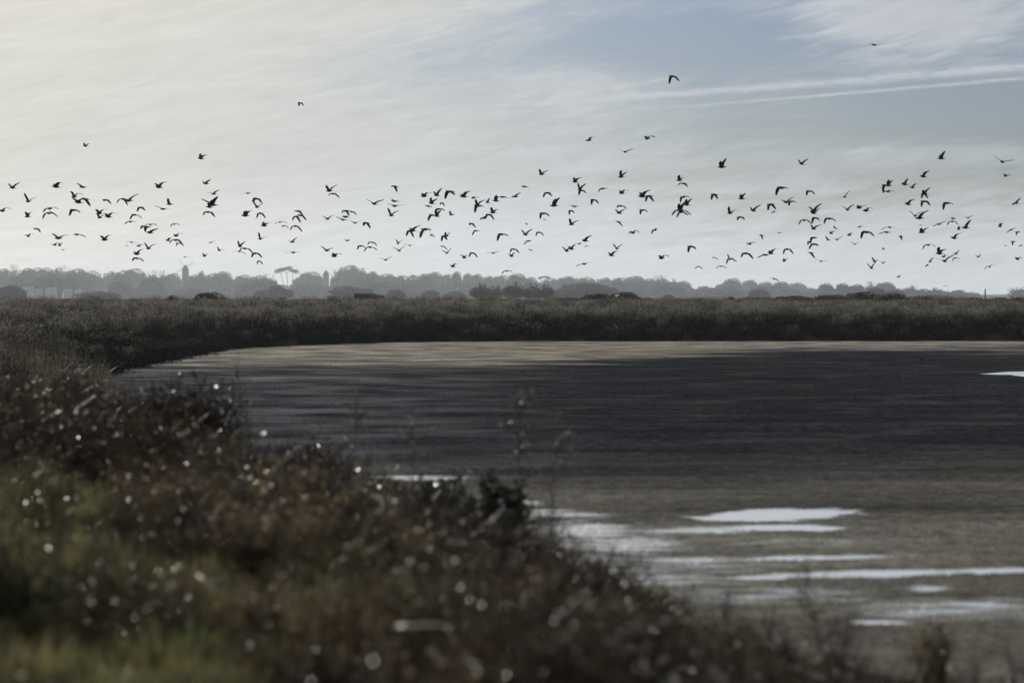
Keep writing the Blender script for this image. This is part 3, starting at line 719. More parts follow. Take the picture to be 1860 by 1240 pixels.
def gfar(D): return 0.55 - 0.0029 * min(max(D - 350, 0), 2900) + 4.0 * float(smooth((D - 2500) / 250))
def tree(name, px, py_top, wid, D, kind, seed, label, category='tree', group=None, mat=None, leaf_px=1.5, crown_from=None, py_base=None):
    """a tree or bush standing on the marsh D metres away; its top and width read off the photograph"""
    s = D / FX; r_ = np.random.default_rng(seed)
    top = at(px, py_top, D); gz_ = gfar(D); total = top.z - gz_; W = wid * s; leaf = leaf_px * s
    if crown_from is None: base = total * 0.05
    else: base = at(px, crown_from, D).z - gz_
    H = total - base
    o = empty(name, (top.x, top.y, gz_), label, category, group)
    cen, tn, lobes = crown_geom(kind, W, H, base, leaf, r_)
    zmax = np.percentile(cen[:, 2], 99.3); cen[:, 2] = base + (cen[:, 2] - base) * (total - base) / max(0.1, zmax - base)
    cen[:, 2] = np.minimum(cen[:, 2], total * 1.015)
    lv, lf = leaf_quads(cen, leaf * r_.uniform(0.7, 1.6, len(cen)), r_, 1.5)
    parts = [(lv, lf, np.repeat(tn, 4))]
    if lobes and kind != 'flat':
        cv, cf = core(lobes, 0.78); cv[:, 2] = base + (cv[:, 2] - base) * (total - base) / max(0.1, zmax - base); parts.append((cv, cf, 0.2))
    V, F, T = join(parts)
    obj('crown', fast_mesh('crown', V, [F], mat or TREE, T), o)
    m = MB(); rt = max(0.05, W * 0.02)
    if kind == 'flat':
        for k in range(3):
            bx, tx_ = W * ((k - 1) * 0.13 + 0.04), W * (k - 1) * 0.30; rt = W * 0.011
            m.tube([(bx, 0, 0), (bx * 1.3, 0.2, base * 0.6), ((bx + tx_) / 2, 0.1, base + H * 0.2), (tx_, 0, base + H * 0.55)], [rt * 1.3, rt, rt * 0.8, rt * 0.5], 6)
            for q in range(2):
                m.tube([((bx + tx_) / 2, 0.1, base + H * 0.15), (tx_ + W * (0.16 if q else -0.13), r_.uniform(-1, 1) * W * 0.2, base + H * 0.55)], [rt * 0.6, rt * 0.3], 5)
    else:
        m.tube([(0, 0, -0.1), (W * 0.02, 0, total * 0.25), (W * 0.0, 0, total * 0.55), (W * 0.03, 0, total * 0.8)], [rt * 1.5, rt * 1.2, rt * 0.8, rt * 0.3], 6)
        for q in range(4):
            a_ = q * 1.6 + seed; m.tube([(W * 0.01, 0, total * (0.25 + 0.1 * q)), (math.cos(a_) * W * 0.25, math.sin(a_) * W * 0.25, total * (0.45 + 0.1 * q))], [rt * 0.7, rt * 0.25], 5)
    obj('trunk', m.mesh('trunk', BARK, True), o)
    return o

# skyline wood: (px, top row, width, kind)
SKY = [(4,489,34,'dome'),(27,482,20,'spiky'),(48,488,30,'dome'),(66,487,26,'dome'),(82,487,28,'dome'),(104,488,24,'dome'),(117,484,30,'spiky'),(140,489,34,'dome'),(164,493,38,'dome'),
 (200,494,26,'dome'),(222,492,28,'dome'),(243,489,40,'dome'),(278,492,22,'spiky'),(296,492,22,'spiky'),(314,497,26,'dome'),(354,499,26,'dome'),(366,493,12,'dome'),(384,498,28,'dome'),(403,494,36,'dome'),
 (442,500,34,'dome'),(470,501,30,'dome'),(487,498,26,'spiky'),(543,506,24,'dome'),(563,495,42,'dome'),(611,491,18,'spiky'),(634,483,42,'dome'),(658,488,13,'dome'),
 (674,494,28,'dome'),(700,498,38,'dome'),(728,501,34,'dome'),(750,499,16,'flat'),(752,507,40,'dome'),(768,498,26,'dome'),(787,495,32,'dome'),(812,499,26,'dome'),(829,494,18,'dome'),(849,497,18,'dome'),(866,498,22,'dome'),(886,502,24,'dome'),
 (910,501,30,'dome'),(938,498,34,'dome'),(962,504,26,'dome'),(1000,506,28,'dome'),(1030,503,38,'dome'),(1062,504,36,'dome'),(1097,505,30,'dome'),(1125,505,28,'dome'),(1152,502,36,'dome'),(1178,506,26,'dome'),(1203,501,30,'spiky'),(1224,506,9,'spiky'),(1238,511,28,'dome'),
 (1278,520,28,'dome'),(1308,517,22,'dome'),(1330,506,36,'dome'),(1362,509,30,'dome'),(1390,512,30,'dome'),(1418,512,36,'dome'),(1446,514,34,'dome'),(1470,523,26,'dome'),(1500,515,28,'dome'),
 (1530,515,28,'dome'),(1556,517,30,'dome'),(1580,512,24,'spiky'),(1607,513,40,'dome'),(1640,524,24,'spiky'),(1656,519,24,'spiky'),(1676,525,24,'dome'),(1699,523,26,'spiky'),(1722,531,30,'dome'),(1741,527,26,'dome'),(1764,531,26,'dome'),(1850,522,38,'spiky')]
LAND = [(0,150,'behind the white houses at far left'),(150,330,'just left of the windmill'),(330,500,'between windmill and umbrella pine'),(500,610,'between umbrella pine and mill tower'),
        (610,760,'right of the mill tower'),(760,900,'left of the dark cypresses'),(900,1010,'behind the dark cypresses'),(1010,1258,'between the cypresses and skyline gap'),(1258,1486,'right of the skyline gap'),(1486,1632,'above the olive hedge'),(1632,1830,'left of the tall post'),(1830,1900,'at the right edge')]
ORD = ['first', 'second', 'third', 'fourth', 'fifth', 'sixth', 'seventh', 'eighth', 'ninth', 'tenth', 'eleventh', 'twelfth', 'thirteenth', 'fourteenth']
KINDW = {'dome': 'rounded', 'spiky': 'spiky-topped', 'flat': 'flat-topped', 'palm': 'palm-like'}
def zone(px, table):
    for a, b_, s in table:
        if a <= px < b_: return s
    return table[-1][2]
cnt = {}
for t in SKY: cnt.setdefault((zone(t[0], LAND), t[3]), []).append(t[0])
for i, (px, ty, wd, kd) in enumerate(SKY):
    zn = zone(px, LAND); mates = sorted(cnt[(zn, kd)]); k = mates.index(px)
    lab = 'hazy %s skyline tree %s' % (KINDW[kd], zn) if len(mates) == 1 else 'hazy %s skyline tree, %s from left %s' % (KINDW[kd], ORD[k], zn)
    D = 1480 + 90 * math.sin(i * 2.3); D = FAR * (D if px < 1486 else 1150 + 60 * math.sin(i))
    tree('skyline_tree', px, ty, wd * (1.42 if px < 1258 or px > 1632 else 1.16), D, kd, 1000 + i, lab, group='hazy trees along the far skyline', leaf_px=1.22, crown_from=(ty + 14 if kd == 'flat' else None))
tree('umbrella_pine', 520, 484, 50, 2780, 'flat', 51, 'tall umbrella pine with bare trunks on the skyline between the two mills', leaf_px=1.0, crown_from=499)
tree('umbrella_pine', 988, 501, 26, 2790, 'flat', 52, 'small flat-topped umbrella pine on the skyline behind the dark cypresses', leaf_px=1.0, crown_from=509)
# nearer trees, less hazy
MID = [(20,519,52,760,'dome','dark rounded tree in front of the white houses at far left'),(178,530,74,820,'dome','low wide tree mound right of the white houses'),
 (478,527,34,900,'dome','small rounded tree left of its bigger twin below the umbrella pine'),(507,518,46,900,'dome','bigger rounded tree just below the umbrella pine'),
 (627,520,58,880,'dome','rounded tree left behind the long dark hut'),(664,524,34,930,'dome','small rounded tree directly behind the long dark hut'),(719,526,34,820,'dome','rounded tree just right of the long dark hut'),
 (783,527,34,880,'dome','left one of two small trees between hut and dark cypresses'),(826,529,36,880,'dome','right one of two small trees between hut and dark cypresses'),
 (873,515,46,640,'spiky','leftmost dark spiky cypress of the dark clump'),(902,519,42,640,'spiky','second dark spiky cypress from left in the clump'),(933,513,48,630,'spiky','third and tallest dark spiky cypress in the clump'),(968,515,48,640,'spiky','fourth dark spiky cypress from left in the clump'),(993,517,30,640,'spiky','rightmost narrow dark spiky cypress of the clump'),
 (1060,515,108,820,'dome','wide domed thicket right of the dark cypresses'),(1110,523,30,860,'dome','small rounded tree at the right end of the domed thicket'),
 (1214,535,18,700,'dome','tiny rounded tree below the spiky skyline trees'),(1377,525,40,900,'dome','hazy bush below the skyline right of the gap'),(1590,523,40,800,'dome','grey rounded tree just above the olive hedge'),(1625,527,36,800,'dome','grey rounded tree at right end of the olive hedge'),(1690,536,70,700,'dome','low grey mound of trees left of the tall post')]
for i, (px, ty, wd, D, kd, lab) in enumerate(MID):
    tree('cypress' if kd == 'spiky' else 'rounded_tree', px, ty, wd * 1.1, D * (1.25 if kd == 'spiky' else 1.6), kd, 2000 + i, lab, group='middle-distance trees on the marsh', leaf_px=1.5)
# bushes on the near marsh
BUSH = [(380,531,56,230,'dark mushroom-shaped bush below the windmill'),(313,537,22,230,'small dark bush left of the mushroom-shaped one'),(512,541,26,200,'small dark bush below the umbrella pine'),
 (888,542,34,220,'low dark bush in front of the cypress clump'),(1030,541,60,230,'low brown bush in front of the domed thicket'),(1083,534,60,240,'dark brown bush, left of the two biggest right of the cypresses'),(1132,531,58,250,'dark brown bush, right of the two biggest right of the cypresses'),
 (1175,541,30,260,'tiny low bush right of the dark brown pair'),(1228,543,36,280,'low dark bush below the skyline gap, left'),(1273,542,22,280,'low dark bush below the skyline gap, right'),(1328,540,20,290,'small dark bush at the left end of the dark bank'),
 (1375,541,90,250,'long dark bush, first of the dark bank from the left'),(1440,538,80,240,'dark olive bush left of the olive hedge'),(1510,536,76,235,'olive hedge bush, leftmost of the hedge'),(1565,531,70,230,'tallest olive hedge bush'),(1618,534,66,230,'olive hedge bush right of the tallest one'),(1664,539,66,225,'olive brown hedge bush at the right end of the hedge'),
 (1730,542,46,215,'dark bush at the left end of the post bank'),(1768,541,50,212,'dark bush just left of the tall post'),(1812,541,54,212,'dark bush just right of the tall post'),(1850,541,50,212,'dark bush at the right end of the post bank')]
for i, (px, ty, wd, D, lab) in enumerate(BUSH):
    tree('marsh_bush', px, ty, wd * 1.15, D, 'dome', 3000 + i, lab, 'bush', 'bushes on the marsh behind the pan', HEDGE, leaf_px=2.2)
# the mass of the wood below the skyline crowns
V = []; F = []; T = []; n = 0; r_ = np.random.default_rng(77)
skx = np.array([t[0] for t in SKY]); skt = np.array([t[1] for t in SKY])
for i in range(150):
    px = r_.uniform(-20, 1760); D = r_.uniform(2250, 2780); ts = np.interp(px, skx, skt); ty = ts + (540 - ts) * r_.uniform(0.12, 0.75); wd = r_.uniform(34, 70)
    p = at(px, ty, D); s = D / FX; tot = p.z - gfar(D)
    if tot < 1.2: continue
    cen, tn, lobes = crown_geom('dome', wd * s, tot, 0.0, 3.0 * s, r_)
    zm = cen[:, 2].max(); cen[:, 2] *= tot / zm; cen += np.array([p.x, p.y, gfar(D)])
    lv, lf = leaf_quads(cen, 3.0 * s * r_.uniform(0.7, 1.6, len(cen)), r_, 1.4); cv, cf = core(lobes, 0.8); cv[:, 2] *= tot / zm; cv += np.array([p.x, p.y, gfar(D)])
    V += [lv, cv]; F += [lf + n, cf + n + len(lv)]; T += [np.repeat(tn, 4), np.full(len(cv), 0.2)]; n += len(lv) + len(cv)
obj('far_wood', fast_mesh('far_wood', np.concatenate(V), [np.concatenate(F)], TREE, np.concatenate(T)), kind='stuff', label='hazy mass of trees below the skyline', category='wood')

# ------------------------------------------------------------------ mills, houses, hut, posts
STONE = simple_mat('mill stone', (0.20, 0.19, 0.17), 0.9, 0.2, 0.25, 1.5)
SLATE = simple_mat('slate', (0.10, 0.11, 0.115), 0.6, 0.4, 0.2, 2.0)
WOOD = simple_mat('weathered wood', (0.055, 0.052, 0.048), 0.85, 0.2, 0.3, 4.0)
WHITE = simple_mat('whitewash', (0.42, 0.42, 0.42), 0.8, 0.3, 0.05, 1.0)
GLASS = simple_mat('dark window', (0.02, 0.025, 0.03), 0.2, 0.5, 0.1)
ROOF = simple_mat('pale slate roof', (0.22, 0.24, 0.27), 0.8, 0.1, 0.15, 1.0)
def mill(px, y_apex, y_eave, wid, D, label, sails, seed):
    s = D / FX; top = at(px, y_apex, D); ez = at(px, y_eave, D).z - gfar(D); az_ = top.z - gfar(D); r = wid * s / 2
    o = empty('windmill' if sails else 'mill_tower', (top.x, top.y, gfar(D)), label, 'windmill' if sails else 'tower')
    rg = random.Random(seed); m = MB(); m.lathe([(r * 1.18, -0.2), (r * 1.12, ez * 0.3), (r * 1.03, ez * 0.7), (r * 0.98, ez)], 20, jitter=0.012, rng=rg); obj('tower', m.mesh('tower', STONE, True), o)
    m = MB(); m.lathe([(r * 1.10, ez), (r * 1.06, ez + 0.25), (r * 0.55, ez + (az_ - ez) * 0.55), (0.05, az_)], 20); obj('cap', m.mesh('cap', SLATE, True), o)
    m = MB(); m.box((-0.5, -r * 1.2, 0), (0.5, -r * 1.1, 2.1)); obj('door', m.mesh('door', WOOD), o)
    for zz in (0.45, 1.1):
        m = MB(); m.box((-0.35, -r * 1.12, ez * zz), (0.35, -r * 0.98, ez * zz + 0.9)); obj('window', m.mesh('window', GLASS), o)
    if sails:
        hz = ez + (az_ - ez) * 0.32; hy = -r * 1.45
        m = MB(); m.tube([(0, 0, hz), (0, hy - 0.2, hz)], [0.28, 0.24], 8); obj('windshaft', m.mesh('windshaft', WOOD, True), o)
        for ex, ey in ((327, 471.5), (352, 477.5), (320.5, 496), (345.5, 498.5)):
            e = at(ex, ey, D); dx, dz = e.x - top.x, (e.z - gfar(D)) - hz; L_ = math.hypot(dx, dz); ux, uz = dx / L_, dz / L_; L_ = max(L_, 8.5)
            m = MB(); Y = hy - 0.1
            m.tube([(0, Y, hz), (ux * L_, Y, hz + uz * L_)], [0.14, 0.09], 6)
            for sd in (-1.1, 1.1): m.tube([(ux * L_ * .18 - uz * sd, Y, hz + uz * L_ * .18 + ux * sd), (ux * L_ - uz * sd, Y, hz + uz * L_ + ux * sd)], [0.045, 0.045], 4)
            for k in range(9):
                t = 0.18 + 0.82 * k / 8; c = (ux * L_ * t, hz + uz * L_ * t)
                m.tube([(c[0] + uz * 1.1, Y, c[1] - ux * 1.1), (c[0] - uz * 1.1, Y, c[1] + ux * 1.1)], [0.035, 0.035], 4)
            obj('sail', m.mesh('sail', WOOD), o)
    else:
        m = MB(); m.tube([(0, 0, az_ - 0.1), (0, 0, az_ + 0.9)], [0.07, 0.03], 5); obj('finial', m.mesh('finial', WOOD), o)
mill(336.5, 480, 489, 12.2, 2760, 'stone windmill with pointed cap and thin sails on the left skyline', True, 1)
mill(592, 490, 498, 11.2, 2760, 'round stone mill tower with pointed roof and no sails', False, 2)

def house(px, y_ridge, wid, D, depth, label, rz=0.0, chim=True):
    D = D * FAR; s = D / FX; top = at(px, y_ridge, D); H = top.z - gfar(D); Wd = wid * s; eave = H * 0.66
    o = empty('house', (top.x, top.y, gfar(D)), label, 'house', 'white houses in front of the wood', rz)
    m = MB(); x0, x1, y0, y1 = -Wd / 2, Wd / 2, -depth / 2, depth / 2
    m.add([(x0,y0,0),(x1,y0,0),(x1,y1,0),(x0,y1,0),(x0,y0,eave),(x1,y0,eave),(x1,y1,eave),(x0,y1,eave),(x0,0,H-0.12),(x1,0,H-0.12)],
          [(0,1,5,4),(2,3,7,6),(1,2,6,9,5),(3,0,4,8,7)]); obj('wall', m.mesh('wall', WHITE), o)
    m = MB(); ov = 0.3
    for sy in (-1, 1):
        m.add([(x0-ov, sy*(depth/2+ov), eave-0.2),(x1+ov, sy*(depth/2+ov), eave-0.2),(x1+ov,0,H),(x0-ov,0,H),(x0-ov, sy*(depth/2+ov), eave-0.05),(x1+ov, sy*(depth/2+ov), eave-0.05),(x1+ov,0,H+0.15),(x0-ov,0,H+0.15)],
              [(0,1,2,3),(4,5,6,7),(0,1,5,4),(1,2,6,5),(3,0,4,7)])
    rf = obj('roof', m.mesh('roof', ROOF), o)
    if chim: m = MB(); m.box((x1 - 0.9, -0.35, H - 0.5), (x1 - 0.2, 0.35, H + 0.9)); obj('chimney', m.mesh('chimney', WHITE), rf)
    nw = max(1, int(Wd / 3))
    for k in range(nw):
        cx = x0 + Wd * (k + 0.5) / nw; m = MB(); m.box((cx - 0.45, y0 - 0.04, eave * 0.4), (cx + 0.45, y0 + 0.05, eave * 0.4 + 1.2)); obj('window', m.mesh('window', GLASS), o)
    m = MB(); m.box((x0 + 0.4, y0 - 0.05, 0), (x0 + 1.2, y0 + 0.05, 2.0)); obj('door', m.mesh('door', WOOD), o)
for a in [(3,520.5,24,1130,7,'white house partly hidden at the far left edge'),(50,521,20,1100,8,'pale house right behind the dark rounded tree at far left'),(70,525,11,1060,6,'small bright white gabled house, third from the left edge'),
          (93,522,17,1120,8,'pale bluish roofed house in the middle of the white row'),(122,525,14,1100,7,'white house, second from right in the left row',0.5),(143,526.5,9,1120,6,'smallest white house at right end of the left row',-0.4)]:
    house(*a)

def hut():
    D = 260.0; s = D / FX; p = at(672, 533, D); zt = p.z - GROUND_FAR
    o = empty('hut', (p.x, p.y, GROUND_FAR), 'long low dark wooden hut with a flat sloping roof on the marsh', 'hut')
    x0, x1, x2 = (645 - 672) * s, (697 - 672) * s, (712 - 672) * s; zr = at(697, 536.5, D).z - GROUND_FAR; zl = at(705, 540.5, D).z - GROUND_FAR
    zm = at(680, 533.6, D).z - GROUND_FAR; xm = (676 - 672) * s
    for k in range(14):
        a, b_ = x0 + (x1 - x0) * k / 14, x0 + (x1 - x0) * (k + 1) / 14; h = zt - 0.1 if b_ <= xm else zt - 0.1 + (zr - zt) * (b_ - xm) / (x1 - xm)
        m = MB(); m.box((a + 0.012, -1.5, 0), (b_ - 0.012, -1.46 + 0.02 * (k % 2), h)); obj('plank', m.mesh('plank', WOOD), o)
    m = MB(); m.box((x0 + 0.02, -1.44, 0), (x1 - 0.02, 1.5, zr - 0.1)); obj('wall', m.mesh('wall', WOOD), o)
    m = MB(); m.add([(x0-.06,-1.7,zt-.09),(xm,-1.7,zt-.09),(x1+.06,-1.7,zr-.09),(x0-.06,1.7,zt-.09),(xm,1.7,zt-.09),(x1+.06,1.7,zr-.09),(x0-.06,-1.7,zt),(xm,-1.7,zt),(x1+.06,-1.7,zr),(x0-.06,1.7,zt),(xm,1.7,zt),(x1+.06,1.7,zr)],
          [(0,1,4,3),(1,2,5,4),(6,9,10,7),(7,10,11,8),(0,6,7,1),(1,7,8,2),(3,4,10,9),(4,5,11,10),(0,3,9,6),(2,8,11,5)]); obj('roof', m.mesh('roof', WOOD), o)
    m = MB(); m.box((x1 + 0.07, -1.3, 0), (x2, 1.2, zl)); obj('side_shed', m.mesh('side_shed', WOOD), o)
hut()
def post(px, y_top, D, w_px, label, name='post'):
    p = at(px, y_top, D); r = w_px * D / FX / 2; h = p.z - gfar(D); m = MB()
    m.tube([(0, 0, -0.2), (r * 0.1, 0, h * 0.5), (0, 0, h - 0.03), (0, 0, h)], [r * 1.05, r, r * 0.98, r * 0.8], 10)
    o = obj(name, m.mesh(name, WOOD, True), label=label, category='post'); o.location = (p.x, p.y, gfar(D))
post(1789.5, 525, 205, 2.3, 'tall wooden post standing on the dark bank at the right')
post(1721, 527, 800, 0.8, 'left one of two hair-thin poles left of the tall post', 'thin_pole'); post(1724, 527.5, 800, 0.8, 'right one of two hair-thin poles left of the tall post', 'thin_pole')

# ------------------------------------------------------------------ birds
PLUME = simple_mat('silhouette plumage', (0.014, 0.016, 0.019), 0.7, 0.2, 0.3, 9.0)  # near-black for gulls: the backlit silhouette is put into the colour
BODY = [(-0.205, 0.040, 0.004, 0.0), (-0.15, 0.030, 0.010, 0.0), (-0.09, 0.030, 0.026, 0.0), (-0.02, 0.043, 0.043, -0.002), (0.05, 0.045, 0.044, -0.002),
        (0.10, 0.030, 0.031, 0.004), (0.135, 0.026, 0.028, 0.010), (0.162, 0.020, 0.021, 0.010), (0.176, 0.007, 0.007, 0.007), (0.205, 0.0015, 0.002, 0.001)]
HALF = 0.46
def bird_mesh(tips, wrists, fwd, up):
    """tips, wrists: 3-D points of the two wings round the body centre; one closed mesh each for trunk and wings, joined"""
    m = MB(); side = fwd.cross(up).normalized(); up = side.cross(fwd).normalized()
    vs = []; fs = []; K = 8
    for (t, a, c, dz) in BODY:
        for k in range(K):
            q = 2 * math.pi * k / K; p = fwd * t + side * (a * math.cos(q)) + up * (c * math.sin(q) + dz); vs.append(tuple(p))
    for i in range(len(BODY) - 1):
        for k in range(K): fs.append((i*K+k, i*K+(k+1) % K, (i+1)*K+(k+1) % K, (i+1)*K+k))
    fs.append(tuple(range(K))[::-1]); m.add(vs, fs)
    for T, W in zip(tips, wrists):
        root = up * 0.016 + fwd * 0.035; T = T - fwd * 0.05; W = W + fwd * 0.03
        pts = []
        ctrl = [root - (W - root) * 0.6, root, W, T, T + (T - W) * 0.6]
        for seg in (1, 2):
            p0, p1, p2 = ctrl[seg - 1], ctrl[seg], ctrl[seg + 1]; p3 = ctrl[min(seg + 2, 4)]
            for t in ((0, 0.35, 0.7) if seg == 1 else (0, 0.3, 0.6, 0.85, 1.0)):
                pts.append(0.5 * ((2 * p1) + (p2 - p0) * t + (2 * p0 - 5 * p1 + 4 * p2 - p3) * t * t + (3 * p1 - p0 - 3 * p2 + p3) * t ** 3))
        ch = [0.145, 0.155, 0.150, 0.145, 0.130, 0.106, 0.072, 0.018]; th = [0.020, 0.015, 0.012, 0.010, 0.008, 0.006, 0.004, 0.002]
        vs = []; fs = []
        for i, p in enumerate(pts):
            d = (pts[min(i + 1, len(pts) - 1)] - pts[max(i - 1, 0)]).normalized()
            f = (fwd - d * fwd.dot(d)); f = f.normalized() if f.length > 0.2 else fwd
            nrm = d.cross(f).normalized()
            for a, c in ((0.38, 0.0), (0.1, 0.5), (-0.62, 0.0), (0.1, -0.5)): vs.append(tuple(p + f * ch[i] * a + nrm * th[i] * c))
        for i in range(len(pts) - 1):
            for k in range(4): fs.append((i*4+k, i*4+(k+1) % 4, (i+1)*4+(k+1) % 4, (i+1)*4+k))
        fs += [(0, 1, 2, 3), tuple(len(pts) * 4 - 4 + k for k in (3, 2, 1, 0))]
        m.add(vs, fs)
    return m.mesh('flying_bird', PLUME, True)

